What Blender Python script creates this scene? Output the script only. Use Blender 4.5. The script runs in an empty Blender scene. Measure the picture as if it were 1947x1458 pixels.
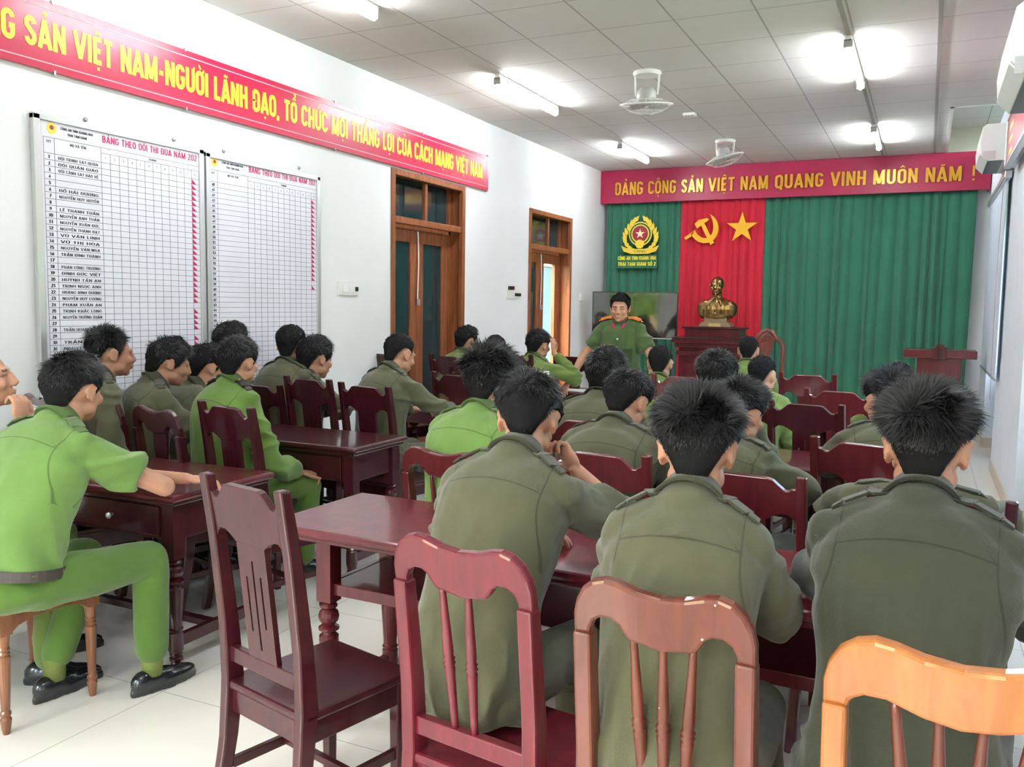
import bpy, math, random
import numpy as np
from mathutils import Vector, Matrix
random.seed(7); RNG = np.random.default_rng(11)
SC = bpy.context.scene; COL = SC.collection
pi = math.pi; R_ = math.radians

# ------------------------------------------------------------------ camera
F = 1656.74; W, H = 1947, 1458; CX, CY = W/2, H/2; CAMZ = 1.5
def cam_rot(a, b, c):
    ca, sa, cb, sb, cc, sc = math.cos(a), math.sin(a), math.cos(b), math.sin(b), math.cos(c), math.sin(c)
    base = np.array([[1, 0, 0], [0, 0, -1], [0, 1, 0]], float)
    return (np.array([[cc, -sc, 0], [sc, cc, 0], [0, 0, 1]]) @ np.array([[1, 0, 0], [0, cb, -sb], [0, sb, cb]])
            @ base @ np.array([[ca, -sa, 0], [sa, ca, 0], [0, 0, 1]]))
M3 = cam_rot(-0.44217892, 0.0901716, 0.01486621)
cd = bpy.data.cameras.new('camera'); cam = bpy.data.objects.new('camera', cd); COL.objects.link(cam)
cd.sensor_fit = 'HORIZONTAL'; cd.sensor_width = 36; cd.lens = F/W*36; cd.clip_start = .05
mw = Matrix.Identity(4)
for i in range(3):
    mw[i][0] = M3[0, i]; mw[i][1] = -M3[1, i]; mw[i][2] = -M3[2, i]
mw[2][3] = CAMZ; cam.matrix_world = mw; SC.camera = cam
def ray(u, v): return M3.T @ np.array([(u-CX)/F, (v-CY)/F, 1.])
def at_depth(u, v, D): return np.array([0, 0, CAMZ]) + D*ray(u, v)
def at_z(u, v, z): d = ray(u, v); return np.array([0, 0, CAMZ]) + (z-CAMZ)/d[2]*d
def at_y(u, v, y): d = ray(u, v); return np.array([0, 0, CAMZ]) + y/d[1]*d
def at_x(u, v, x): d = ray(u, v); return np.array([0, 0, CAMZ]) + x/d[0]*d

# ------------------------------------------------------------------ world, exposure
SC.view_settings.view_transform = 'Standard'; SC.view_settings.look = 'None'
SC.view_settings.gamma = 1; SC.view_settings.exposure = 2.0
try: SC.view_settings.use_curve_mapping = False
except Exception: pass
wd = bpy.data.worlds.new('world'); SC.world = wd; wd.use_nodes = True
nt = wd.node_tree; bg = nt.nodes['Background']
sky = nt.nodes.new('ShaderNodeTexSky'); sky.sky_type = 'NISHITA'; sky.sun_elevation = R_(50); sky.sun_rotation = R_(200)
sky.sun_disc = False; sky.air_density = 1.5; sky.dust_density = 4
nt.links.new(sky.outputs[0], bg.inputs[0]); bg.inputs[1].default_value = 0.80
TUBE_POWER = 38.0
SC.cycles.max_bounces = 8; SC.cycles.diffuse_bounces = 5; SC.cycles.sample_clamp_indirect = 6
SC.cycles.caustics_reflective = False; SC.cycles.caustics_refractive = False

# ------------------------------------------------------------------ materials
def mat(name, col, rough=.6, metal=0, spec=.5, coat=0, bump=0, bscale=40, var=0, vscale=5, emit=0, trans=0, stretch=None, ecol=None, sheen=0, alpha=1):
    m = bpy.data.materials.new(name); m.use_nodes = True; n = m.node_tree.nodes; l = m.node_tree.links
    b = n['Principled BSDF']; c = tuple(col)+(1,)
    b.inputs['Base Color'].default_value = c; b.inputs['Roughness'].default_value = rough
    b.inputs['Metallic'].default_value = metal; b.inputs['Specular IOR Level'].default_value = spec
    b.inputs['Coat Weight'].default_value = coat; b.inputs['Coat Roughness'].default_value = .08
    b.inputs['Transmission Weight'].default_value = trans
    if sheen: b.inputs['Sheen Weight'].default_value = sheen; b.inputs['Sheen Roughness'].default_value = .5
    if emit: b.inputs['Emission Color'].default_value = tuple(ecol or col)+(1,); b.inputs['Emission Strength'].default_value = emit
    tc = n.new('ShaderNodeTexCoord'); mp = n.new('ShaderNodeMapping'); l.new(tc.outputs['Object'], mp.inputs[0])
    if stretch: mp.inputs['Scale'].default_value = stretch
    if var or True:
        nz = n.new('ShaderNodeTexNoise'); nz.inputs['Scale'].default_value = vscale; nz.inputs['Detail'].default_value = 5
        l.new(mp.outputs[0], nz.inputs['Vector'])
        rp = n.new('ShaderNodeMapRange'); rp.inputs[1].default_value = .3; rp.inputs[2].default_value = .7
        rp.inputs[3].default_value = 1-max(var, .03); rp.inputs[4].default_value = 1+max(var, .03); l.new(nz.outputs[0], rp.inputs[0])
        mx = n.new('ShaderNodeVectorMath'); mx.operation = 'SCALE'; mx.inputs[0].default_value = col
        l.new(rp.outputs[0], mx.inputs['Scale']); l.new(mx.outputs[0], b.inputs['Base Color'])
    if bump:
        n2 = n.new('ShaderNodeTexNoise'); n2.inputs['Scale'].default_value = bscale; n2.inputs['Detail'].default_value = 3
        l.new(mp.outputs[0], n2.inputs['Vector'])
        bp = n.new('ShaderNodeBump'); bp.inputs['Strength'].default_value = bump; bp.inputs['Distance'].default_value = .01
        l.new(n2.outputs[0], bp.inputs['Height']); l.new(bp.outputs[0], b.inputs['Normal'])
    return m
def wood(name, dark, light, rough=.32, coat=.6, axis=(11, 11, 1.7)):
    m = mat(name, dark, rough, coat=coat, spec=.25); n = m.node_tree.nodes; l = m.node_tree.links; b = n['Principled BSDF']
    mp = n['Mapping']; mp.inputs['Scale'].default_value = axis
    nz = n.new('ShaderNodeTexNoise'); nz.inputs['Scale'].default_value = 2.2; nz.inputs['Detail'].default_value = 8; nz.inputs['Distortion'].default_value = .6
    l.new(mp.outputs[0], nz.inputs['Vector'])
    cr = n.new('ShaderNodeValToRGB'); cr.color_ramp.elements[0].position = .35; cr.color_ramp.elements[1].position = .7
    cr.color_ramp.elements[0].color = tuple(dark)+(1,); cr.color_ramp.elements[1].color = tuple(light)+(1,)
    l.new(nz.outputs[0], cr.inputs[0]); l.new(cr.outputs[0], b.inputs['Base Color'])
    return m
WD_DARK = wood('mahogany', (.036, .005, .008), (.054, .008, .012))
WD_MID = wood('red_wood', (.078, .009, .013), (.115, .015, .019))
WD_PINK = wood('crimson_wood', (.10, .010, .019), (.155, .015, .025))
WD_BROWN = wood('worn_red_brown_wood', (.095, .022, .013), (.150, .036, .020))
def chips(m, sc=38, th=.80):
    n = m.node_tree.nodes; l = m.node_tree.links; b = n['Principled BSDF']; src = b.inputs['Base Color'].links[0].from_socket
    nz = n.new('ShaderNodeTexNoise'); nz.inputs['Scale'].default_value = sc; nz.inputs['Detail'].default_value = 2; l.new(n['Texture Coordinate'].outputs['Object'], nz.inputs['Vector'])
    g = n.new('ShaderNodeMath'); g.operation = 'GREATER_THAN'; g.inputs[1].default_value = th; l.new(nz.outputs[0], g.inputs[0])
    mx = n.new('ShaderNodeMix'); mx.data_type = 'RGBA'; mx.inputs[7].default_value = (.8, .75, .72, 1); l.new(g.outputs[0], mx.inputs[0]); l.new(src, mx.inputs[6]); l.new(mx.outputs[2], b.inputs['Base Color'])
chips(WD_PINK); chips(WD_BROWN, 44, .775)
WD_ORANGE = wood('orange_wood', (.33, .105, .022), (.46, .16, .038), rough=.3)
WD_STOOL = wood('brown_stool_wood', (.17, .065, .03), (.27, .11, .05), rough=.4)
WD_DOOR = wood('door_wood', (.20, .065, .025), (.34, .12, .05), rough=.35, coat=.1, axis=(12, 12, 1.5))
M_WALL = mat('white_paint', (.80, .82, .85), .75, var=.02, vscale=1.5, bump=.05, bscale=120)
M_WALLR = mat('pale_blue_paint', (.66, .70, .76), .7, bump=.05, bscale=120)
M_BEIGE = mat('beige_skirting', (.55, .47, .38), .3)
M_WHITE = mat('white_plastic', (.82, .82, .80), .35)
M_METALG = mat('grey_metal', (.42, .42, .42), .4, metal=.6)
M_SILVER = mat('silver_frame', (.62, .63, .65), .3, metal=.7)
M_RED = mat('red_banner_vinyl', (.52, .009, .055), .28, spec=.5, var=.04)
M_RED2 = mat('red_valance_board', (.43, .012, .075), .38, var=.04)
M_YEL = mat('yellow_letter', (.95, .80, .03), .4)
M_GOLDL = mat('gold_letter', (.80, .42, .03), .25, metal=.25)
M_ORY = mat('yellow_foam', (.95, .50, .01), .5)
M_CURG = mat('green_curtain', (.028, .175, .105), .85, sheen=.3, var=.10, vscale=3)
M_CURR = mat('red_curtain', (.62, .008, .035), .8, sheen=.3, var=.06, vscale=3)
M_BLACK = mat('black_plastic', (.012, .012, .013), .35)
M_BLK2 = mat('black_ink', (.02, .02, .025), .7)
M_INKR = mat('red_ink', (.55, .01, .12), .6)
M_BOARD = mat('whiteboard_sheet', (.78, .78, .88), .25, var=.02)
M_SCREEN = mat('television_glass', (.012, .012, .013), .04, spec=1.0, coat=1)
M_GLASSD = mat('dark_door_glass', (.016, .038, .044), .08, spec=.7)  # opaque teal glass; the dark corridor behind is painted into its colour
M_GLASSC = mat('clear_glass', (.9, .95, .95), .02, trans=1, spec=.5)
def thin_glass(m):
    n = m.node_tree.nodes; l = m.node_tree.links; tr = n.new('ShaderNodeBsdfTransparent'); tr.inputs[0].default_value = (.95, .97, .97, 1)
    gl = n.new('ShaderNodeBsdfGlossy'); gl.inputs['Roughness'].default_value = .02; 
    mx = n.new('ShaderNodeMixShader'); mx.inputs[0].default_value = .05; l.new(tr.outputs[0], mx.inputs[1]); l.new(gl.outputs[0], mx.inputs[2]); l.new(mx.outputs[0], n['Material Output'].inputs[0])
thin_glass(M_GLASSC)
M_BLIND = mat('grey_roller_blind', (.55, .60, .70), .8)
M_BRONZE = mat('bronze', (.30, .19, .075), .24, metal=1, var=.15, vscale=30)
M_SKIN = mat('skin', (.52, .27, .18), .5, spec=.35, var=.05, vscale=20)
M_SKIN2 = mat('darker_skin', (.40, .20, .13), .5, spec=.35, var=.05, vscale=20)
M_HAIR = mat('black_hair', (.014, .0135, .016), .5, spec=.35)
M_CAP = mat('hair_underlayer', (.012, .0115, .013), .9, spec=.1)
M_SHOE = mat('black_leather', (.012, .014, .018), .22, spec=.6, coat=.3)
M_BELT = mat('dark_brown_belt', (.05, .04, .035), .5)
M_SOCK = mat('olive_sock', (.16, .20, .045), .9, bump=.3, bscale=200)
M_LEAF = mat('tree_leaves', (.34, .50, .08), .6, var=.3, vscale=8)
M_BARK = mat('bark', (.12, .09, .06), .9)
M_PAPER = mat('white_paper', (.85, .85, .87), .6)
M_TUBE = mat('fluorescent_tube', (1, 1, 1), .4, emit=TUBE_POWER, ecol=(.93, .97, 1.0))

def skin_nodes(m):
    n = m.node_tree.nodes; l = m.node_tree.links; b = n['Principled BSDF']
    b.inputs['Subsurface Weight'].default_value = .08; b.inputs['Subsurface Radius'].default_value = (.02, .008, .004)
    at = n.new('ShaderNodeAttribute'); at.attribute_name = 'stubble'
    src = b.inputs['Base Color'].links[0].from_socket
    mx = n.new('ShaderNodeMix'); mx.data_type = 'RGBA'; mx.inputs[7].default_value = (.02, .018, .018, 1)
    l.new(at.outputs['Fac'], mx.inputs[0]); l.new(src, mx.inputs[6]); l.new(mx.outputs[2], b.inputs['Base Color'])
skin_nodes(M_SKIN); skin_nodes(M_SKIN2)
def fabric(name, col, seam=.45):
    m = mat(name, col, .85, var=.10, vscale=6, bump=.25, bscale=350, sheen=.25, spec=.2)
    n = m.node_tree.nodes; l = m.node_tree.links; b = n['Principled BSDF']
    src = b.inputs['Base Color'].links[0].from_socket
    at = n.new('ShaderNodeAttribute'); at.attribute_name = 'seam'
    mx = n.new('ShaderNodeMix'); mx.data_type = 'RGBA'; mx.inputs[7].default_value = tuple(c*seam for c in col)+(1,)
    ab = n.new('ShaderNodeMath'); ab.operation = 'ABSOLUTE'; l.new(at.outputs['Fac'], ab.inputs[0])
    ls = n.new('ShaderNodeMapRange'); ls.inputs[1].default_value = .0012; ls.inputs[2].default_value = .0030
    ls.inputs[3].default_value = .8; ls.inputs[4].default_value = 0; l.new(ab.outputs[0], ls.inputs[0])
    l.new(ls.outputs[0], mx.inputs[0]); l.new(src, mx.inputs[6]); l.new(mx.outputs[2], b.inputs['Base Color'])
    return m
FB_OLIVE = fabric('olive_cotton', (.088, .090, .050))
FB_OLIVE2 = fabric('dark_olive_cotton', (.043, .048, .031))
FB_GREEN = fabric('bright_green_cotton', (.115, .20, .040))
FB_GREEN2 = fabric('leaf_green_cotton', (.140, .25, .062))
FB_PANTS = fabric('trouser_green_cotton', (.085, .165, .03))
FB_GREEN3 = fabric('moss_green_cotton', (.13, .19, .045))
FB_OFF = fabric('officer_green_cotton', (.065, .115, .040))

# ------------------------------------------------------------------ mesh tools
class MB:
    def __init__(s): s.v = []; s.f = []; s.mi = []; s.cur = 0
    def add(s, vs, fs, mtx=None):
        k = len(s.v)
        if mtx is not None: vs = [tuple(mtx @ Vector(p)) for p in vs]
        s.v += [tuple(p) for p in vs]; s.f += [tuple(i+k for i in f) for f in fs]; s.mi += [s.cur]*len(fs); return s
    def box(s, c, d, mtx=None, rot=None):
        x, y, z = d[0]/2, d[1]/2, d[2]/2
        vs = [(-x, -y, -z), (x, -y, -z), (x, y, -z), (-x, y, -z), (-x, -y, z), (x, -y, z), (x, y, z), (-x, y, z)]
        T = Matrix.Translation(c) @ (rot.to_4x4() if rot else Matrix.Identity(4))
        if mtx is not None: T = mtx @ T
        return s.add(vs, [(0, 3, 2, 1), (4, 5, 6, 7), (0, 1, 5, 4), (1, 2, 6, 5), (2, 3, 7, 6), (3, 0, 4, 7)], T)
    def b2(s, a, b, mtx=None): return s.box([(a[i]+b[i])/2 for i in range(3)], [abs(b[i]-a[i]) for i in range(3)], mtx)
    def bar(s, p, q, w, d, mtx=None, up=(0, 0, 1)):
        p, q = Vector(p), Vector(q); z = (q-p); L = z.length; z.normalize(); u = Vector(up)
        if abs(z.dot(u)) > .95: u = Vector((0, 1, 0))
        x = u.cross(z).normalized(); y = z.cross(x)
        T = Matrix((x, y, z)).transposed().to_4x4(); T.translation = (p+q)/2
        if mtx is not None: T = mtx @ T
        return s.box((0, 0, 0), (w, d, L), T)
    def lathe(s, prof, n=20, mtx=None):
        vs = []; fs = []; k = len(prof)
        for i in range(n):
            a = 2*pi*i/n
            for r, z in prof: vs.append((r*math.cos(a), r*math.sin(a), z))
        for i in range(n):
            j = (i+1) % n
            for t in range(k-1): fs.append((i*k+t, j*k+t, j*k+t+1, i*k+t+1))
        fs.append(tuple(i*k for i in range(n))[::-1]); fs.append(tuple(i*k+k-1 for i in range(n)))
        return s.add(vs, fs, mtx)
    def tube(s, pts, rs, n=10, mtx=None, flat=1, cap=True):
        pts = [Vector(p) for p in pts]
        if not hasattr(rs, '__len__'): rs = [rs]*len(pts)
        vs = []; fs = []; up = Vector((0, 0, 1)); pr = None
        for i, p in enumerate(pts):
            t = (pts[min(i+1, len(pts)-1)]-pts[max(i-1, 0)]).normalized()
            if pr is None:
                a = up if abs(t.dot(up)) < .9 else Vector((1, 0, 0)); x = a.cross(t).normalized()
            else: x = (pr - t*pr.dot(t)).normalized()
            pr = x; y = t.cross(x)
            for j in range(n):
                an = 2*pi*j/n; vs.append(p+x*math.cos(an)*rs[i]+y*math.sin(an)*rs[i]*flat)
        for i in range(len(pts)-1):
            for j in range(n): fs.append((i*n+j, i*n+(j+1) % n, (i+1)*n+(j+1) % n, (i+1)*n+j))
        if cap: fs.append(tuple(range(n))[::-1]); fs.append(tuple((len(pts)-1)*n+j for j in range(n)))
        return s.add(vs, fs, mtx)
    def prism(s, poly, d0, d1, mtx=None):
        n = len(poly); vs = [(x, y, d0) for x, y in poly]+[(x, y, d1) for x, y in poly]
        fs = [tuple(range(n))[::-1], tuple(range(n, 2*n))]+[(i, (i+1) % n, n+(i+1) % n, n+i) for i in range(n)]
        return s.add(vs, fs, mtx)
    def ell(s, c, r, mtx=None, n=16, m=10, rot=None):
        vs = [(0, 0, -1)]; fs = []
        for i in range(1, m):
            t = pi*i/m
            for j in range(n): vs.append((math.sin(t)*math.cos(2*pi*j/n), math.sin(t)*math.sin(2*pi*j/n), -math.cos(t)))
        vs.append((0, 0, 1)); L = len(vs)-1
        for j in range(n):
            fs.append((0, 1+(j+1) % n, 1+j)); fs.append((L, 1+(m-2)*n+j, 1+(m-2)*n+(j+1) % n))
            for i in range(m-2): a = 1+i*n; fs.append((a+j, a+(j+1) % n, a+n+(j+1) % n, a+n+j))
        T = Matrix.Translation(c) @ (rot.to_4x4() if rot else Matrix.Identity(4)) @ Matrix.Diagonal((r[0], r[1], r[2], 1))
        if mtx is not None: T = mtx @ T
        return s.add(vs, fs, T)
    def mesh(s, name='m'):
        me = bpy.data.meshes.new(name); me.from_pydata(s.v, [], s.f); me.update(); return me
    def build(s, name, m, parent=None, smooth=False, bevel=0, mtx=None, autos=False):
        me = s.mesh(name)
        for q in (m if isinstance(m, (list, tuple)) else [m]): me.materials.append(q)
        me.polygons.foreach_set('material_index', s.mi)
        if smooth: me.polygons.foreach_set('use_smooth', [True]*len(s.f))
        return link(name, me, parent, bevel, mtx)
def link(name, me, parent=None, bevel=0, mtx=None):
    o = bpy.data.objects.new(name, me); COL.objects.link(o)
    if parent: o.parent = parent
    if mtx is not None: o.matrix_local = mtx
    if bevel:
        b = o.modifiers.new('bevel', 'BEVEL'); b.width = bevel; b.segments = 2; b.limit_method = 'ANGLE'; b.angle_limit = R_(40)
        b.harden_normals = False
    return o
def tag(o, label=None, cat=None, group=None, kind=None):
    if label: o['label'] = label
    if cat: o['category'] = cat
    if group: o['group'] = group
    if kind: o['kind'] = kind
    return o
def struct(o): o['kind'] = 'structure'; return o
def empty(name, loc, rz=0, sc=(1, 1, 1)):
    o = bpy.data.objects.new(name, None); COL.objects.link(o); o.location = loc; o.rotation_euler = (0, 0, rz); o.scale = sc
    o.empty_display_size = .1; return o
def copy_tree(o, parent=None):
    c = o.copy(); COL.objects.link(c); c.parent = parent
    for ch in list(o.children): copy_tree(ch, c)
    return c
def frame(o, x, y, z=None):
    x, y = Vector(x), Vector(y); z = x.cross(y)
    T = Matrix((x, y, z)).transposed().to_4x4(); T.translation = o; return T
def LW(y, z, x=-4.22): return frame((x, y, z), (0, 1, 0), (0, 0, 1))   # left wall plane frame
def FW(x, z, y): return frame((x, y, z), (1, 0, 0), (0, 0, 1))         # front wall frame

# ------------------------------------------------------------------ bold block lettering (own strokes)
def arc(cx, cy, rx, ry, a0, a1, n=9): return [(cx+rx*math.cos(R_(a0+(a1-a0)*i/n)), cy+ry*math.sin(R_(a0+(a1-a0)*i/n))) for i in range(n+1)]
GL = {
 'A': (.56, [[(.06, 0), (.28, 1)], [(.50, 0), (.28, 1)], [(.13, .26), (.43, .26)]]),
 'C': (.50, [arc(.25, .74, .17, .18, 0, 180)+arc(.25, .26, .17, .18, 180, 360)]),
 'D': (.52, [[(.09, .08), (.09, .92)], [(.09, .92), (.25, .92)]+arc(.26, .74, .17, .18, 90, 0)+arc(.26, .26, .17, .18, 0, -90)+[(.09, .08)]]),
 'E': (.42, [[(.09, 0), (.09, 1)], [(.09, .92), (.38, .92)], [(.09, .5), (.34, .5)], [(.09, .08), (.38, .08)]]),
 'G': (.52, [arc(.25, .74, .17, .18, 0, 180)+arc(.25, .26, .17, .18, 180, 360)+[(.42, .46), (.27, .46)]]),
 'H': (.52, [[(.09, 0), (.09, 1)], [(.43, 0), (.43, 1)], [(.09, .5), (.43, .5)]]),
 'I': (.20, [[(.10, 0), (.10, 1)]]),
 'L': (.40, [[(.09, 0), (.09, 1)], [(.09, .08), (.37, .08)]]),
 'M': (.68, [[(.09, 0), (.09, 1)], [(.59, 0), (.59, 1)], [(.11, .96), (.34, .06)], [(.57, .96), (.34, .06)]]),
 'N': (.54, [[(.09, 0), (.09, 1)], [(.45, 0), (.45, 1)], [(.09, .98), (.45, .02)]]),
 'O': (.50, [arc(.25, .74, .17, .18, 0, 180)+arc(.25, .26, .17, .18, 180, 360)+[(.42, .74)]]),
 'S': (.48, [arc(.24, .74, .15, .18, 0, 180)+[(.10, .66), (.38, .36)]+arc(.24, .26, .15, .18, 0, -180)]),
 'T': (.46, [[(.23, 0), (.23, 1)], [(.02, .92), (.44, .92)]]),
 'U': (.52, [[(.09, 1), (.09, .28)]+arc(.26, .26, .17, .18, 180, 360)+[(.43, 1)]]),
 'V': (.54, [[(.05, 1), (.27, .02)], [(.49, 1), (.27, .02)]]),
 ',': (.20, [[(.10, .12), (.07, -.12)]]), '-': (.30, [[(.04, .42), (.26, .42)]]), ' ': (.24, []),
 '!': (.26, [[(.14, .3), (.14, 1)], [(.14, 0), (.14, .13)]]),
}
GL.update({'B': (.50, [[(.09, 0), (.09, 1)], [(.09, .92), (.24, .92)]+arc(.26, .73, .14, .19, 90, -90)+[(.09, .52)], [(.09, .52), (.24, .52)]+arc(.26, .29, .16, .21, 90, -90)+[(.09, .08)]]),
 'P': (.48, [[(.09, 0), (.09, 1)], [(.09, .92), (.24, .92)]+arc(.25, .70, .15, .22, 90, -90)+[(.09, .47)]]), 'R': (.50, [[(.09, 0), (.09, 1)], [(.09, .92), (.24, .92)]+arc(.25, .70, .15, .22, 90, -90)+[(.09, .47)], [(.24, .47), (.43, 0)]]),
 'K': (.52, [[(.09, 0), (.09, 1)], [(.45, 1), (.12, .45)], [(.2, .55), (.46, 0)]]), 'X': (.52, [[(.06, 0), (.46, 1)], [(.46, 0), (.06, 1)]]), 'Y': (.52, [[(.05, 1), (.26, .45)], [(.47, 1), (.26, .45), (.26, 0)]]),
 '2': (.46, [arc(.23, .74, .14, .18, 170, -20)+[(.07, .08), (.42, .08)]]), '1': (.26, [[(.03, .82), (.15, .95), (.15, 0)]]), '3': (.44, [arc(.2, .74, .14, .18, 150, -80)+arc(.2, .28, .16, .21, 80, -150)]),
 '4': (.46, [[(.34, 0), (.34, .96), (.05, .28), (.45, .28)]]), '5': (.46, [[(.40, .92), (.10, .92), (.09, .54)]+arc(.22, .32, .17, .24, 110, -150)]), '6': (.46, [arc(.24, .28, .16, .20, 0, 360)+[], [(.36, .93), (.12, .55), (.08, .3)]]),
 '7': (.42, [[(.04, .92), (.38, .92), (.16, 0)]]), '8': (.46, [arc(.23, .74, .13, .17, 0, 360), arc(.23, .28, .16, .20, 0, 360)]), '9': (.46, [arc(.22, .70, .16, .20, 0, 360), [(.38, .68), (.32, .4), (.1, .07)]])})
GL['0'] = GL['O']
GL['Q'] = (.50, GL['O'][1]+[[(.28, .2), (.44, -.08)]])
ACC = {'hook': [arc(0, 1.19, .05, .055, 180, -60, 6)+[(0, 1.10)]], 'dot': [[(-.055, -.16), (.055, -.16)]],
       'circ': [[(-.11, 1.08), (0, 1.2), (.11, 1.08)]], 'breve': [arc(0, 1.2, .1, .1, 200, 340, 6)],
       'acute': [[(-.03, 1.07), (.07, 1.25)]], 'grave': [[(.03, 1.07), (-.07, 1.25)]], 'tilde': [[(-.11, 1.1), (-.04, 1.17), (.04, 1.1), (.11, 1.17)]],
       'bar': [[(-.27, .5), (.0, .5)]], 'horn': [[(.16, .95), (.24, 1.08)]], 'circhook': [[(-.11, 1.06), (0, 1.16), (.11, 1.06)], arc(.07, 1.3, .045, .05, 180, -60, 5)],
       'breveacute': [arc(0, 1.18, .1, .09, 200, 340, 6), [(.0, 1.2), (.08, 1.33)]]}
VN = {'Ả': ('A', ['hook']), 'Ộ': ('O', ['circ', 'dot']), 'Ệ': ('E', ['circ', 'dot']), 'Ư': ('U', ['horn']), 'Ờ': ('O', ['horn', 'grave']),
      'Ã': ('A', ['tilde']), 'Đ': ('D', ['bar']), 'Ạ': ('A', ['dot']), 'Ổ': ('O', ['circhook']), 'Ứ': ('U', ['horn', 'acute']), 'Ọ': ('O', ['dot']),
      'Ắ': ('A', ['breveacute']), 'Ợ': ('O', ['horn', 'dot']), 'Ủ': ('U', ['hook']), 'Á': ('A', ['acute']), 'Ô': ('O', ['circ']), 'Ă': ('A', ['breve'])}
import unicodedata
MK = {'\u0309': 'hook', '\u0323': 'dot', '\u0302': 'circ', '\u0306': 'breve', '\u0301': 'acute', '\u0300': 'grave', '\u0303': 'tilde', '\u031b': 'horn'}
def decomp(c):
    if c == 'Đ': return 'D', ['bar']
    q = unicodedata.normalize('NFD', c)
    return q[0], [MK[m] for m in q[1:] if m in MK]
def ribbon(mb, pts, w, d0, d1, T, hor=1.0):
    pts = [Vector((p[0], p[1])) for p in pts]; n = len(pts); L = []; Rr = []
    for i in range(n):
        a = (pts[i]-pts[i-1]).normalized() if i else None; b = (pts[i+1]-pts[i]).normalized() if i < n-1 else None
        t = (a+b).normalized() if (a is not None and b is not None and (a+b).length > .1) else (a if a is not None else b)
        nr = Vector((-t.y, t.x)); k = 1.0
        if a is not None and b is not None: k = min(1.6, 1/max(.3, nr.dot(Vector((-a.y, a.x)))))
        L.append(pts[i]+nr*w/2*k); Rr.append(pts[i]-nr*w/2*k)
    vs = []; fs = []
    for z in (d0, d1): vs += [(p.x, p.y, z) for p in L]+[(p.x, p.y, z) for p in Rr]
    for i in range(n-1):
        fs += [(i, i+1, n+i+1, n+i)[::-1], (2*n+i, 3*n+i, 3*n+i+1, 2*n+i+1)[::-1][::1], (i, 2*n+i, 2*n+i+1, i+1)[::-1], (n+i, n+i+1, 3*n+i+1, 3*n+i)[::-1]]
    fs += [(0, n, 3*n, 2*n), (n-1, 3*n-1, 4*n-1, 2*n-1)]
    mb.add(vs, fs, T)
def block_width(txt, tr=.06): return sum(GL[decomp(c)[0]][0]+tr for c in txt)
def block_text(mb, txt, T, h, length, depth=.01, stroke=.165, tr=.06):
    sx = length/block_width(txt, tr); x = 0; S = T @ Matrix.Diagonal((sx, h, 1, 1))
    for c in txt:
        g, ac = decomp(c); w, st = GL[g]; hat = 'circ' in ac or 'breve' in ac
        for q_, pl in enumerate(st): ribbon(mb, [(x+p[0], p[1]) for p in pl], stroke, 0, depth*(1+.12*q_), S)
        for a in ac:
            for pl in ACC[a]:
                cx_ = x+w/2+(.02 if a != 'bar' else -.01)
                ribbon(mb, [(cx_+p[0]+(.07 if hat and a in ('hook', 'acute', 'grave', 'tilde') else 0), p[1]+(.13 if hat and a in ('hook', 'acute', 'grave', 'tilde') else 0)) for p in pl], .085 if a != 'dot' else .11, 0, depth, S)
        x += w+tr
def font_text(mb, txt, T, h, length=None, depth=.0, align='L'):
    c = bpy.data.curves.new('t', 'FONT'); c.body = txt; c.size = 1; c.resolution_u = 2
    o = bpy.data.objects.new('t', c); me = o.to_mesh()
    if me and len(me.vertices):
        vs = [v.co.copy() for v in me.vertices]; xs = [v.x for v in vs]; w = max(xs)-min(xs)
        sy = h/.72; sx = (length/w) if length else sy*.85; x0 = min(xs)
        off = {'L': 0, 'C': -w*sx/2, 'R': -w*sx}[align]
        mb.add([((v.x-x0)*sx+off, v.y*sy, depth) for v in vs], [tuple(p.vertices) for p in me.polygons], T)
    o.to_mesh_clear(); bpy.data.objects.remove(o); bpy.data.curves.remove(c)

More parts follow.
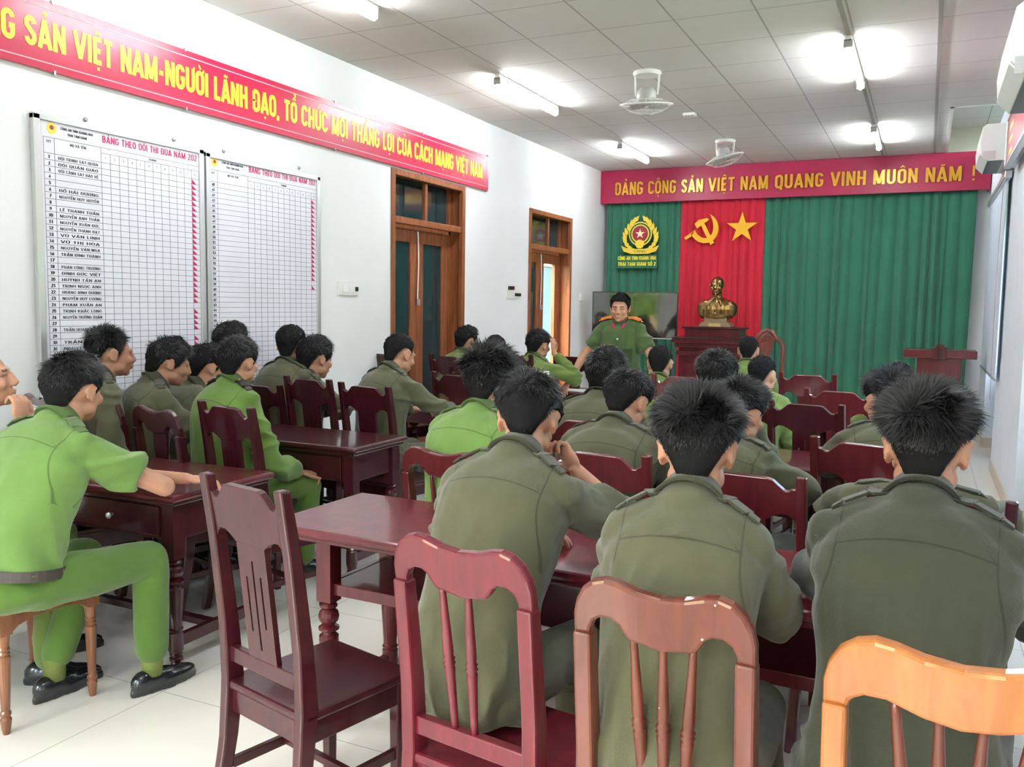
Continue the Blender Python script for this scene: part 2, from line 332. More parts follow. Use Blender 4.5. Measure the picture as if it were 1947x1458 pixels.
# ================================================================== SETTING
XL, XR, YF, YB, ZC = -4.22, .62, 12.0, -1.8, 3.375
def grid_mat(name, base, line, ox, px, oy, py, wx, wy, rough, coat=0, var=.02, spec=.5):
    m = mat(name, base, rough, coat=coat, var=var, vscale=1.2, spec=spec); n = m.node_tree.nodes; l = m.node_tree.links; b = n['Principled BSDF']
    tc = n['Texture Coordinate']; sp = n.new('ShaderNodeSeparateXYZ'); l.new(tc.outputs['Object'], sp.inputs[0]); out = []
    for ax, o, p, w in ((0, ox, px, wx), (1, oy, py, wy)):
        a = n.new('ShaderNodeMath'); a.operation = 'SUBTRACT'; a.inputs[1].default_value = o-p/2; l.new(sp.outputs[ax], a.inputs[0])
        d = n.new('ShaderNodeMath'); d.operation = 'DIVIDE'; d.inputs[1].default_value = p; l.new(a.outputs[0], d.inputs[0])
        f = n.new('ShaderNodeMath'); f.operation = 'FRACT'; l.new(d.outputs[0], f.inputs[0])
        s = n.new('ShaderNodeMath'); s.operation = 'SUBTRACT'; s.inputs[1].default_value = .5; l.new(f.outputs[0], s.inputs[0])
        ab = n.new('ShaderNodeMath'); ab.operation = 'ABSOLUTE'; l.new(s.outputs[0], ab.inputs[0])
        lt = n.new('ShaderNodeMath'); lt.operation = 'LESS_THAN'; lt.inputs[1].default_value = w/2/p; l.new(ab.outputs[0], lt.inputs[0]); out.append(lt)
    mxx = n.new('ShaderNodeMath'); mxx.operation = 'MAXIMUM'; l.new(out[0].outputs[0], mxx.inputs[0]); l.new(out[1].outputs[0], mxx.inputs[1])
    src = b.inputs['Base Color'].links[0].from_socket
    mx = n.new('ShaderNodeMix'); mx.data_type = 'RGBA'; mx.inputs[7].default_value = tuple(line)+(1,)
    l.new(mxx.outputs[0], mx.inputs[0]); l.new(src, mx.inputs[6]); l.new(mx.outputs[2], b.inputs['Base Color'])
    return m
M_FLOOR = grid_mat('polished_cream_tile', (.82, .79, .73), (.46, .44, .40), -2.578, 1.013, 2.35, 1.013, .004, .004, .10, spec=.5)
M_CEIL = grid_mat('ceiling_panels', (.60, .585, .56), (.34, .33, .31), -.02, .527, 6.384, .603, .012, .009, .8)
struct(MB().b2((XL-.25, YB-.2, -.12), (XR+.6, YF+.2, 0)).build('floor', M_FLOOR))
c = MB(); c.b2((XL-.25, YB-.2, ZC), (.105, YF+.2, ZC+.1)); c.b2((.105, YB-.2, ZC), (XR+.6, 9.2, ZC+.1)); c.b2((.105, 11.74, ZC), (XR+.6, YF+.2, ZC+.1))
c.b2((.0, 9.1, ZC+.28), (XR+.6, 11.9, ZC+.34)); c.b2((.085, 9.2, ZC+.1), (.105, 11.74, ZC+.28)); c.b2((.085, 9.18, ZC+.1), (XR+.6, 9.2, ZC+.28)); c.b2((.085, 11.74, ZC+.1), (XR+.6, 11.76, ZC+.28))
struct(c.build('ceiling', M_CEIL))
trm = MB(); trm.b2((.095, 9.17, ZC-.006), (.125, 11.74, ZC+.0)); trm.b2((.095, 9.17, ZC-.006), (XR, 9.2, ZC)); struct(trm.build('trim_1', M_WHITE))
for i, x in enumerate((-.02, -.585)):
    struct(MB().b2((x-.013, YB, ZC-.008), (x+.013, 11.72, ZC-.0005)).build('trim_%d' % (i+2), mat('conduit_grey_%d' % i, (.33, .32, .30), .5)))
# left wall with two door openings
D1, D2 = (6.42, 7.74, 2.66), (9.31, 10.64, 2.62)
w = MB()
for y0, y1, z0, z1 in ((YB, D1[0], 0, ZC), (D1[0], D1[1], D1[2], ZC), (D1[1], D2[0], 0, ZC), (D2[0], D2[1], D2[2], ZC), (D2[1], YF+.2, 0, ZC)):
    w.b2((XL-.24, y0, z0), (XL, y1, z1))
struct(w.build('wall_left', M_WALL))
struct(MB().b2((XL-.25, YF, 0), (XR+.6, YF+.2, ZC)).build('wall_front', M_WALL))
# back wall (behind the viewpoint) with openings for two added windows
w = MB(); yb0, yb1 = YB-.2, YB
for x0, x1, z0, z1 in ((XL-.25, -3.6, 0, ZC), (-3.6, -2.2, 0, .5), (-3.6, -2.2, 2.9, ZC), (-2.2, -1.4, 0, ZC), (-1.4, 0, 0, .5), (-1.4, 0, 2.9, ZC), (0, XR+.6, 0, ZC)):
    w.b2((x0, yb0, z0), (x1, yb1, z1))
struct(w.build('wall_back', M_WALL))
# right wall: pillars and window recesses
w = MB()
w.b2((XR, 10.9, 0), (XR+.5, YF, ZC)); w.b2((XR, 7.0, 0), (XR+.5, 9.4, 2.75)); w.b2((XR-.06, 3.0, 2.75), (XR+.5, 10.9, ZC))
w.b2((XR+.17, 9.4, 0), (XR+.37, 10.9, .9)); w.b2((XR+.17, 9.4, 2.6), (XR+.37, 10.9, 2.76))
w.b2((XR+.20, YB, 0), (XR+.4, 3.9, ZC)); w.b2((XR+.20, 3.9, 0), (XR+.4, 6.4, .9)); w.b2((XR+.20, 3.9, 2.6), (XR+.4, 6.4, 2.76)); w.b2((XR+.20, 6.4, 0), (XR+.4, 7.0, 2.76))
struct(w.build('wall_right', M_WALLR))
b = MB(); b.b2((XR-.012, 7.0, 0), (XR, 9.4, .11)); b.b2((XR-.012, 10.9, 0), (XR, YF, .11)); b.b2((XR, 10.888, 0), (XR+.17, 10.9, .11)); b.b2((XR-.012, 6.988, 0), (XR+.2, 7.0, .11))
b.b2((XR+.188, YB, 0), (XR+.2, 7.0, .11)); b.b2((XR+.158, 9.4, 0), (XR+.17, 10.9, .11))
struct(b.build('baseboard_right', M_BEIGE))
def window(name, y0, y1, z0, z1, x):
    f = MB(); t = .05
    for a in (y0, (y0+y1)/2-t/2, y1-t): f.b2((x, a, z0), (x+.06, a+t, z1))
    for a in (z0, z1-t): f.b2((x, y0, a), (x+.06, y1, a+t))
    o = struct(f.build(name, M_SILVER)); MB().b2((x+.028, y0+t, z0+t), (x+.034, y1-t, z1-t)).build('pane', M_GLASSC, o)
window('window_1', 9.4, 10.9, .9, 2.6, XR+.25); window('window_2', 3.9, 6.4, .9, 2.6, XR+.28)
for nm, x0, x1 in (('added_window_3', -3.6, -2.2), ('added_window_4', -1.4, 0)):  # unseen back windows added to let daylight onto the foreground
    f = MB(); t = .05
    for a in (x0, (x0+x1)/2-t/2, x1-t): f.b2((a, YB-.12, .5), (a+t, YB-.06, 2.9))
    for a in (.5, 1.7, 2.85): f.b2((x0, YB-.12, a), (x1, YB-.06, a+t))
    o = struct(f.build(nm, M_SILVER)); MB().b2((x0+t, YB-.093, .55), (x1-t, YB-.087, 2.85)).build('pane', M_GLASSC, o)
# doors
def door(name, y0, y1, zt, clear=None):
    root = empty(name, (XL, (y0+y1)/2, 0)); root['kind'] = 'structure'; T = Matrix.Translation((-XL, -(y0+y1)/2, 0))
    xi = XL-.165; zb = zt-.43
    f = MB()
    f.b2((XL-.03, y0, 0), (XL+.018, y0+.055, zt), T); f.b2((XL-.03, y1-.055, 0), (XL+.018, y1, zt), T); f.b2((XL-.029, y0+.055, zt-.055), (XL+.017, y1-.055, zt), T)
    f.b2((XL-.06, y0+.055, zb-.03), (XL-.0, y1-.055, zb+.03), T)
    ym = (y0+y1)/2-.03; f.b2((XL-.06, ym-.02, zb+.03), (XL-.02, ym+.02, zt-.055), T)
    f.build('door_frame', WD_DOOR, root, bevel=.006)
    j = MB(); j.b2((xi, y0, 0), (XL-.03, y0+.03, zt), T); j.b2((xi, y1-.03, 0), (XL-.03, y1, zt), T); j.b2((xi, y0, zt-.03), (XL-.03, y1, zt), T)
    j.b2((xi, y1-.075, 0), (xi+.03, y1-.03, zt), T); j.b2((xi, y0+.03, 0), (xi+.03, y0+.07, zt), T); j.b2((xi, y0, zb-.05), (xi+.03, y1, zb+.01), T)
    j.b2((xi-.03, y0, -.005), (XL+.005, y1, .012), T); j.build('door_jamb', WD_DOOR, root)
    tp = MB(); tp.b2((xi-.008, y0+.02, zb-.01), (xi, y1-.02, zt-.02), T); tp.build('transom_pane', M_GLASSD, root)
    yc = (y0+y1)/2
    for k, (a, b_) in enumerate(((y0+.07, yc), (yc, y1-.075))):
        lf = MB(); s = .115; zz = zb-.05
        lf.b2((xi-.02, a, .01), (xi+.025, a+s, zz), T); lf.b2((xi-.02, b_-s, .01), (xi+.025, b_, zz), T)
        lf.b2((xi-.018, a+s, zz-.12), (xi+.022, b_-s, zz), T); lf.b2((xi-.018, a+s, .01), (xi+.022, b_-s, .55), T)
        o = lf.build('door_leaf', WD_DOOR, root, bevel=.005)
        MB().b2((xi-.004, a+s, .55), (xi+.004, b_-s, zz-.12), T).build('pane', M_GLASSC if (clear and k == 1) else M_GLASSD, o)
    ch = MB(); ch.tube([(xi+.035, yc, zb-.06), (xi+.045, yc, zb-.35), (xi+.04, yc-.01, zb-.7)], .007, 6, T); ch.box((xi+.05, yc-.01, zb-.72), (.02, .03, .06), T)
    ch.build('pull_chain', M_SILVER, root)
    return root
door('door_1', *D1); door('door_2', *D2, clear=True)
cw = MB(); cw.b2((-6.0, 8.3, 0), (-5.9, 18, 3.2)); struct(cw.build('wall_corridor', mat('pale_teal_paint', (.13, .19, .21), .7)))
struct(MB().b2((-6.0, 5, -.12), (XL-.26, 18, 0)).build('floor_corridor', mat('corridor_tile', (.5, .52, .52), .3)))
p = at_x(1046, 495, -5.89); e = MB(); e.b2((-5.9, p[1]-.25, p[2]-.11), (-5.87, p[1]+.25, p[2]+.11)); tag(e.build('notice_sign', mat('yellow_sign', (.9, .75, .15), .5)), 'small yellow sign seen through the far door glass', 'sign')
# switch plates
def plate(y, z, wy, hz, kind, label):
    o = empty('switch_plate', (XL, y, z)); tag(o, label, 'switch plate')
    MB().b2((0, -wy/2, -hz/2), (.012, wy/2, hz/2)).build('plate', M_WHITE, o, bevel=.003)
    if kind == 1:
        for k in (-1, 0): MB().b2((.012, k*.09-.03+.04, -.03), (.018, k*.09+.03+.04, .035)).build('switch', M_PAPER, o)
        MB().b2((.012, wy/2-.05, -.02), (.019, wy/2-.015, .015)).build('socket', M_BLACK, o)
    elif kind == 2:
        for k in range(3): MB().b2((.012, -wy/2+.03+k*.055, .02), (.03, -wy/2+.055+k*.055, .06)).build('rocker_switch', M_BLACK, o)
        for k in range(3): MB().b2((.012, wy/2-.15+k*.055, -.05), (.03, wy/2-.13+k*.055, -.015)).build('rocker_switch', M_BLACK, o)
    else: MB().b2((.012, -.045, -.05), (.017, .045, .05)).build('switch', M_PAPER, o)
plate(5.80, 1.61, .27, .11, 1, 'long white switch and socket plate between the second chart board and the near door')
plate(8.90, 1.645, .36, .15, 2, 'white plate with rows of black switches left of the far door')
plate(11.06, 1.617, .17, .10, 3, 'single white switch plate on the left wall beside the front corner')

# ================================================================== BANNERS AND FRONT WALL
# left wall banner
ban = MB().b2((0, 0, 0), (.02, 7.2, .36)); y_end = 8.20; zb = 2.675
root = empty('slogan_banner', (XL+.03, y_end, zb)); tag(root, 'long red banner with yellow slogan high on the left wall', 'banner')
MB().b2((-.02, -7.6, 0), (0, 0, .35)).build('banner_sheet', M_RED, root)
st = MB()
for z in (.035, .31): st.b2((0, -7.56, z), (.0015, -.03, z+.006))
for y in (-.036,): st.b2((0, y, .035), (.0015, y+.006, .316))
st.build('border_line', mat('pink_line', (.85, .45, .5), .5), root)
t = MB(); full = "ĐẢNG CỘNG SẢN VIỆT NAM-NGƯỜI LÃNH ĐẠO, TỔ CHỨC MỌI THẮNG LỢI CỦA CÁCH MẠNG VIỆT NAM"; vis = full[10:]
yS = 3.035-y_end; yE = 8.075-y_end; Lvis = yE-yS; Lall = Lvis*block_width(full)/block_width(vis)
block_text(t, full, frame((.001, yE-Lall, .105), (0, 1, 0), (0, 0, 1)), .145, Lall, .0015, .185)
t.build('lettering', M_YEL, root)
for y in (-7.4, -5.0, -4.1, -2.6, -1.3, -.02):
    for z in (.352, -.002): MB().box((-.005, y, z), (.02, .012, .02)).build('wall_clip', M_METALG, root)
# valance board
YV = 11.72
root = empty('valance_board', (0, YV, 0)); tag(root, 'red board above the curtains with raised gold slogan letters', 'banner')
MB().b2((XL+.005, 0, 2.925), (.59, .04, 3.37)).build('board', M_RED2, root)
MB().b2((.57, .04, 2.925), (.59, .26, 3.37)).build('side_panel', M_RED2, root)
t = MB()
for txt, x0, x1 in (("ĐẢNG CỘNG SẢN", -4.0, -2.76), ("VIỆT NAM", -2.70, -1.92), ("QUANG VINH MUÔN NĂM", -1.85, .30), ("!", .385, .44)):
    block_text(t, txt, frame((x0, -.001, 3.03), (1, 0, 0), (0, 0, 1)), .175, x1-x0, .022, .16, tr=.09)
t.build('lettering', M_GOLDL, root)
# curtains
def curtain(name, x0, x1, y, zt, zb, m, label, seed, amp=.035, pitch=.11, sway=.03):
    r = random.Random(seed); n = int((x1-x0)/.0075); nz = 26; ph = [0]
    xs = [x0+(x1-x0)*i/n for i in range(n+1)]
    pts = [x0]; 
    while pts[-1] < x1: pts.append(pts[-1]+pitch*r.uniform(.55, 1.5))
    am = [r.uniform(.4, 1.2) for _ in pts]; swy = [r.uniform(-1, 1)*sway for _ in pts]
    vs = []; fs = []
    for k in range(nz+1):
        z = zt+(zb-zt)*k/nz; u = k/nz
        for x in xs:
            i = max(j for j in range(len(pts)) if pts[j] <= x+1e-9) if x > x0 else 0
            i = min(i, len(pts)-2); s = (x-pts[i])/(pts[i+1]-pts[i])
            saw = (1-s)**1.0 if s < .88 else (1-.88)+(s-.88)/.12*.88     # folded pleat with a sharp valley
            d = amp*am[i]*(math.sin(pi*min(1, s*1.12))**.7 if s < .9 else 0)*(.55+.6*u)
            xx = x+(swy[i]*(1-s)+swy[i+1]*s)*u
            vs.append((min(max(xx, x0-.02), x1+.02), y-d-.004*math.sin(40*x+5*u), z))
    for k in range(nz):
        for i in range(n): a = k*(n+1)+i; fs.append((a, a+1, a+n+2, a+n+1))
    mb = MB(); mb.add(vs, fs); o = mb.build(name, m, smooth=True)
    so = o.modifiers.new('solid', 'SOLIDIFY'); so.thickness = .004; so.offset = 1
    return tag(o, label, 'curtain')
curtain('curtain', -4.165, -3.06, 11.86, 2.99, .03, M_CURG, 'narrow dark green curtain behind the emblem and the television', 3, .06, .12)
curtain('curtain', -3.09, -1.98, 11.83, 2.99, .03, M_CURR, 'red curtain panel behind the bust with hammer, sickle and star', 5, .055, .085)
curtain('curtain', -2.01, .47, 11.86, 2.99, .03, M_CURG, 'wide green curtain covering the front wall behind the lectern', 9, .07, .13, .05)
struct(MB().b2((XL, 11.88, 2.95), (.57, 11.96, 3.0)).build('trim_4', M_METALG))
# star, hammer and sickle
YS = 11.765
def star(r, ri=.382): return [((r if i % 2 == 0 else r*ri)*math.sin(pi*i/5), (r if i % 2 == 0 else r*ri)*math.cos(pi*i/5)) for i in range(10)]
o = MB().prism(star(.208), -.01, .02).build('star_emblem', M_ORY, mtx=FW(-2.255, 2.55, YS), bevel=.003); tag(o, 'yellow five pointed star pinned on the red curtain', 'star')
hs = MB(); T = FW(-2.785, 2.535, YS); K_ = .00154
outer = [(65, 135), (92, 116), (115, 92), (132, 62), (143, 25), (143, -12), (133, -48), (115, -78), (90, -100), (55, -113), (15, -114), (-25, -102), (-58, -80), (-85, -50)]
inner = [(65, 135), (78, 112), (90, 82), (98, 50), (101, 18), (97, -15), (85, -42), (66, -62), (42, -72), (15, -70), (-8, -60), (-30, -44), (-50, -22), (-62, 2)]
for i in range(13): hs.prism([(x*K_, z*K_) for x, z in ((outer[i], outer[i+1], inner[i+1], inner[i]) if i else (outer[0], outer[1], inner[1]))][::-1], -.01, .020, T)
hs.prism([(x*K_, z*K_) for x, z in ((-60, 4), (-92, -28), (-86, -52), (-138, -84), (-152, -62), (-92, -22))], -.01, .0185, T)
hs.prism([(x*K_, z*K_) for x, z in ((-20, 62), (14, 68), (112, -112), (80, -132))][::-1], -.01, .022, T)
hs.prism([(x*K_, z*K_) for x, z in ((-64, 52), (-30, 86), (46, 100), (60, 84), (24, 60), (-40, 12))][::-1], -.01, .024, T)
tag(hs.build('hammer_and_sickle_emblem', M_ORY), 'yellow hammer and sickle pinned on the red curtain', 'emblem')
# police style emblem
root = empty('wall_emblem', (-3.635, YS, 2.46)); tag(root, 'round gold wreath emblem with red centre star on the green curtain', 'emblem')
M_GE = mat('gold_emblem', (.92, .68, .06), .35, metal=.15); M_ER = mat('emblem_red', (.42, .02, .05), .4); M_EG = mat('emblem_green', (.01, .10, .06), .5); M_CR = mat('cream_star', (.95, .88, .6), .4)
w = MB(); T = frame((0, 0, 0), (1, 0, 0), (0, 0, 1))
for sgn in (-1, 1):
    for k in range(10):
        a = R_(-62+k*14.5); r0 = .20+.03*math.sin(k*.6); cx_, cz_ = sgn*(r0*math.cos(a)), .02+.235*math.sin(a)
        d = Vector((-sgn*math.sin(a)*.6+sgn*.5*math.cos(a), math.cos(a)*.9+.15)).normalized(); p = Vector((d.y, -d.x))
        L, B = .085-.002*k, .03
        c0 = Vector((cx_, cz_)); w.prism([tuple(c0-d*.045), tuple(c0+p*B), tuple(c0+d*L), tuple(c0-p*B)] if sgn > 0 else [tuple(c0-d*.045), tuple(c0+p*B), tuple(c0+d*L), tuple(c0-p*B)], 0, .015+.001*(k % 2), T)
w.build('wreath', M_GE, root)
def disc(r, m, name, z0, z1, zc=.04, par=None):
    return MB().prism([(r*math.cos(2*pi*i/40), zc+r*math.sin(2*pi*i/40)) for i in range(40)], z0, z1, T).build(name, m, par or root)
disc(.165, M_GE, 'outer_ring', .0, .018); disc(.148, M_EG, 'green_ring', .018, .020); disc(.128, M_GE, 'inner_ring', .02, .024); disc(.11, M_EG, 'dark_ring', .024, .026); disc(.10, M_ER, 'red_disc', .026, .029)
MB().prism([(x, z+.04) for x, z in star(.07)], .029, .034, T).build('star', M_CR, root)
g = MB(); g.prism([(.06*math.cos(2*pi*i/24)*(1.12 if i % 2 else .95), -.10+.06*math.sin(2*pi*i/24)*(1.12 if i % 2 else .95)) for i in range(24)], .03, .036, T); g.build('cogwheel', M_GE, root)
rb = MB(); rb.prism([(-.27, -.12), (-.16, -.165), (.16, -.165), (.27, -.12), (.23, -.20), (.12, -.235), (-.12, -.235), (-.23, -.20)][::-1], .01, .03, T); rb.build('ribbon', M_GE, root)
t = MB(); font_text(t, 'CAND', frame((0, -.031, -.215), (1, 0, 0), (0, 0, 1)), .035, .17, align='C'); t.build('ribbon_lettering', M_EG, root)
root = empty('unit_sign', (-3.68, YS, 2.06)); tag(root, 'two lines of small yellow letters under the wreath emblem', 'sign')
MB().b2((-.285, 0, -.03), (.285, .008, .15)).build('backing', M_CURG, root)
t = MB()
for s_, z in (('CÔNG AN TỈNH KHÁNH HÒA', .085), ('TRẠI TẠM GIAM SỐ 2', .005)):
    block_text(t, s_, frame((-.275, -.001, z), (1, 0, 0), (0, 0, 1)), .05, .55, .004, .19)
t.build('lettering', M_YEL, root)

# ================================================================== CHART BOARDS
def board(y0, y1, x, z0, z1, rows, r1z, pitch, cols, gright, gtop, hdrs, flags, names, first, label):
    root = empty('chart_board', (x, y0, 0)); tag(root, label, 'board')
    def P(y, z, d=0): return (d, y-y0, z)
    MB().b2(P(y0, z0, -.02), P(y1, z1, 0)).build('sheet', M_BOARD, root)
    f = MB(); t_ = .028
    f.b2(P(y0-.01, z0, -.02), P(y0+t_, z1, .012)); f.b2(P(y1-t_, z0, -.02), P(y1+.01, z1, .012)); f.b2(P(y0-.01, z1-t_, -.02), P(y1+.01, z1+.005, .012)); f.b2(P(y0-.01, z0, -.02), P(y1+.01, z0+t_, .012))
    f.build('frame', M_SILVER, root, bevel=.003)
    g = MB(); gb = r1z-pitch*(rows-.5); lw = .0022
    for c_ in [cols[0], cols[1], cols[2]]: g.b2(P(c_, gb, 0), P(c_+lw, gtop, .0008))
    n = 12; cw = (gright-cols[2])/n
    for k in range(1, n+1): g.b2(P(cols[2]+k*cw, gb, 0), P(cols[2]+k*cw+lw, hdrs+pitch*.9, .0008))
    for k in range(rows+1): z = r1z+pitch*.5-pitch*k; g.b2(P(cols[0], z, 0), P(gright, z+lw, .0008))
    g.b2(P(cols[0], gtop, 0), P(gright, gtop+lw, .0008)); g.b2(P(cols[2], hdrs+pitch*.9, 0), P(gright, hdrs+pitch*.9+lw, .0008))
    g.build('grid_lines', mat('thin_line', (.12, .12, .16), .6), root)
    r = MB()
    for k in range(rows):
        if k in flags: continue
        z = r1z-pitch*(k+.5); r.add([P(gright-cw*.96, z+.001, .001), P(gright-cw*.35, z+.003, .001), P(gright-cw*.96, z+pitch*.95, .001)], [(0, 1, 2)])
    r.build('red_flags', M_INKR, root)
    t = MB(); TY = lambda y, z: frame(P(y, z, .0012), (0, 1, 0), (0, 0, 1))
    for k in range(rows): block_text(t, str(first+k), TY((cols[0]+cols[1])/2-.0065*len(str(first+k)), r1z-pitch*k-pitch*.25), pitch*.5, .013*len(str(first+k)), .0003, .2)
    nm = MB()
    for k, s in names.items(): block_text(t, s, TY(cols[1]+.02, r1z-pitch*(k-1)-pitch*.25), pitch*.46, (cols[2]-cols[1])-.04, .0003, .13)
    for k in range(12): font_text(t, str(k+1), TY(cols[2]+cw*(k+.5), hdrs), pitch*.5, align='C')
    block_text(t, 'STT', TY((cols[0]+cols[1])/2-.015, hdrs+pitch), pitch*.4, .03, .0003, .15); block_text(t, 'HỌ VÀ TÊN', TY((cols[1]+cols[2])/2-.05, hdrs+pitch), pitch*.42, .10, .0003, .15)
    block_text(t, 'THÁNG', TY((cols[2]+gright)/2-.03, hdrs+pitch*1.2), pitch*.36, .06, .0003, .15)
    hx = cols[1]+.01
    for s_, dz, L in (('CÔNG AN TỈNH KHÁNH HÒA', .052, .20), ('TRẠI TẠM GIAM', .026, .12)): block_text(t, s_, TY(hx+.13-L/2, gtop+dz), .013, L, .0003, .17)
    t.build('black_writing', M_BLK2, root)
    t = MB()
    block_text(t, 'BẢNG THEO DÕI THI ĐUA NĂM 202', TY(cols[2]+.01, gtop+.03), .038, gright-cols[2]-.02, .0003, .15)
    t.build('title_writing', M_INKR, root)
    lg = MB(); T = frame(P(cols[0]+.05, gtop+.05, .001), (0, 1, 0), (0, 0, 1))
    lg.prism([(.028*math.cos(2*pi*i/20)*(1.1 if i % 2 else .9), .028*math.sin(2*pi*i/20)*(1.1 if i % 2 else .9)) for i in range(20)], 0, .001, T)
    lo = lg.build('logo', M_GE, root); MB().prism([(.012*math.cos(2*pi*i/16), .012*math.sin(2*pi*i/16)+.004) for i in range(16)], .001, .002, T).build('logo_centre', M_ER, lo)
    return root
NM = {1: 'ĐỘI TRINH SÁT QUẢN', 2: 'ĐỘI QUẢN GIÁO', 3: 'ĐỘI CẢNH SÁT BẢO VỆ', 6: 'ĐỖ HẢI DƯƠNG', 7: 'NGUYỄN HUY HUYỀN', 9: 'LÊ THANH TUẤN', 10: 'NGUYỄN ANH TUẤN', 11: 'NGUYỄN XUÂN ĐỨC', 12: 'NGUYỄN THÀNH ĐẠT',
      13: 'VŨ VĂN LINH', 14: 'VŨ THỊ HÒA', 15: 'NGUYỄN VĂN NGA', 16: 'TRẦN ĐÌNH THÀNH', 18: 'PHAN CÔNG TRƯỜNG', 19: 'ĐINH ĐỨC VIỆT', 20: 'HUỲNH TẤN AN', 21: 'TRỊNH NGỌC ANH', 22: 'HOÀNG BÌNH DƯƠNG',
      23: 'NGUYỄN HUY CƯƠNG', 24: 'PHẠM XUÂN AN', 25: 'TRỊNH KHẮC LONG', 26: 'NGUYỄN TRƯỜNG XUÂN', 28: 'TRẦN QUANG PHÚC', 30: 'TRẦN GIA C', 31: 'NGUYỄN CÔNG'}
board(3.075, 4.225, XL+.024, .95, 2.445, 39, 2.237, .0336, (3.125, 3.188, 3.476), 4.197, 2.335, 2.275, (23, 28), NM, 1,
      'left of two tall chart boards, with names and red flags')
board(4.262, 5.40, XL+.024, .95, 2.435, 40, 2.243, .0336, (4.285, 4.358, 4.64), 5.372, 2.335, 2.275, (18, 20, 21, 22, 23, 24, 25, 26, 27, 28, 29, 30, 31, 32, 33, 34, 35, 36, 37, 38, 39), {}, 40,
      'right of two tall chart boards, with empty name column')
for y in (3.40, 4.02, 4.44, 5.20):
    tag(MB().lathe([(.0, 0), (.011, 0), (.013, .006), (.008, .014), (0, .014)], 10, frame((XL, y, 2.475), (0, 1, 0), (0, 0, 1))).build('wall_screw', M_METALG, smooth=True), 'small grey screw fixed in the wall above the chart boards', 'screw', 'screws above the chart boards')

# ================================================================== CEILING FITTINGS
def light(x, y0, y1):
    root = empty('tube_light', (x, (y0+y1)/2, ZC)); L = (y1-y0)/2
    MB().b2((-.022, -L, -.045), (.022, L, -.0)).build('batten', M_WHITE, root, bevel=.004)
    for s in (-1, 1):
        e = MB(); e.b2((-.03, s*(L-.012)-.012, -.085), (.03, s*(L-.012)+.012, -.03)); e.build('tube_socket', M_METALG, root, bevel=.003)
    MB().tube([(0, -L+.02, -.078), (0, L-.02, -.078)], .015, 12).build('tube', M_TUBE, root, smooth=True)
    return root
ROWS = ((10.70-1.02, 10.78), (6.53, 7.80), (3.60, 4.80), (.6, 1.8))  # rearmost row and the unseen right tube before it added to brighten foreground
LN = {(0, 0): 'farthest left ceiling tube light, nearest the front slogan board', (1, 0): 'left ceiling tube light beside the nearer fan, second from the front', (2, 0): 'left ceiling tube light cut by the top edge, nearest on the left',
      (0, 1): 'farthest right ceiling tube light above the lectern', (1, 1): 'nearest right ceiling tube light, largest and brightest'}
for i, (a, b_) in enumerate(ROWS):
    for j, x in enumerate((-3.27, -.585)):
        if (i, j) == (2, 1): lab = 'added right ceiling tube light above the seated rows, out of view'
        else: lab = LN.get((i, j), ('left' if j == 0 else 'right')+' ceiling tube light added out of view at the back of the room')
        tag(light(x, a, b_), lab, 'light', 'ceiling tube lights')
def fan(x, y, zc, tilt, label):
    root = empty('ceiling_fan', (x, y, ZC)); tag(root, label, 'fan', 'orbit ceiling fans')
    MB().lathe([(0, 0), (.11, 0), (.115, -.012), (.10, -.03), (0, -.03)], 24).build('ceiling_mount', M_WHITE, root, smooth=False)
    y_ = MB(); dz = zc-ZC
    for s in (-1, 1): y_.tube([(s*.10, 0, -.01), (s*.095, 0, dz*.5), (s*.09, 0, dz*.72)], .008, 8)
    y_.build('bracket_arm', M_WHITE, root, smooth=True)
    Rm = Matrix.Translation((0, 0, dz)) @ Matrix.Rotation(tilt[0], 4, 'X') @ Matrix.Rotation(tilt[1], 4, 'Y')
    MB().lathe([(0, .13), (.05, .13), (.075, .10), (.08, .03), (.06, -.0), (.02, -.01), (0, -.01)], 20, Rm).build('motor', mat('motor_grey', (.5, .5, .48), .4), root, smooth=True)
    c_ = MB(); R0 = .208
    for rr, zz, tt in ((R0, 0, .0065), (.05, -.075, .003), (.05, .05, .003), (.13, -.052, .002), (.13, .035, .002)):
        c_.tube([(rr*math.cos(2*pi*k/36), rr*math.sin(2*pi*k/36), zz) for k in range(37)], tt, 6, Rm, cap=False)
    for k in range(24):
        a = 2*pi*k/24; c, s = math.cos(a), math.sin(a)
        c_.tube([(.05*c, .05*s, -.075), (.13*c, .13*s, -.055), (R0*c, R0*s, 0), (.13*c, .13*s, .04), (.05*c, .05*s, .05)], .0011, 4, Rm)
    c_.build('wire_cage', M_WHITE, root, smooth=True)
    MB().lathe([(0, -.086), (.03, -.084), (.048, -.076), (0, -.074)], 20, Rm).build('cage_badge', mat('badge_grey', (.38, .36, .36), .4), root, smooth=True)
    bl = MB()
    for k in range(3):
        a = 2*pi*k/3; B = Rm @ Matrix.Rotation(a, 4, 'Z') @ Matrix.Rotation(.35, 4, 'X')
        bl.prism([(.02, -.02), (.10, -.06), (.17, -.05), (.185, .0), (.15, .05), (.06, .035), (.02, .02)], -.02, -.017, B)
    bl.build('fan_blades', mat('translucent_blade', (.6, .6, .58), .3, trans=.6), root)
fan(-2.13, 6.95, 3.12, (R_(8), R_(2)), 'nearer white caged fan hanging from the ceiling')
fan(-2.15, 10.05, 3.17, (R_(4), R_(-16)), 'farther tilted white caged fan hanging near the slogan board')
root = empty('smoke_detector', (-2.18, 8.54, ZC)); tag(root, 'small white sensor box on the ceiling between the fans', 'sensor')
MB().b2((-.06, -.045, -.03), (.06, .045, 0)).build('housing', M_WHITE, root, bevel=.008)
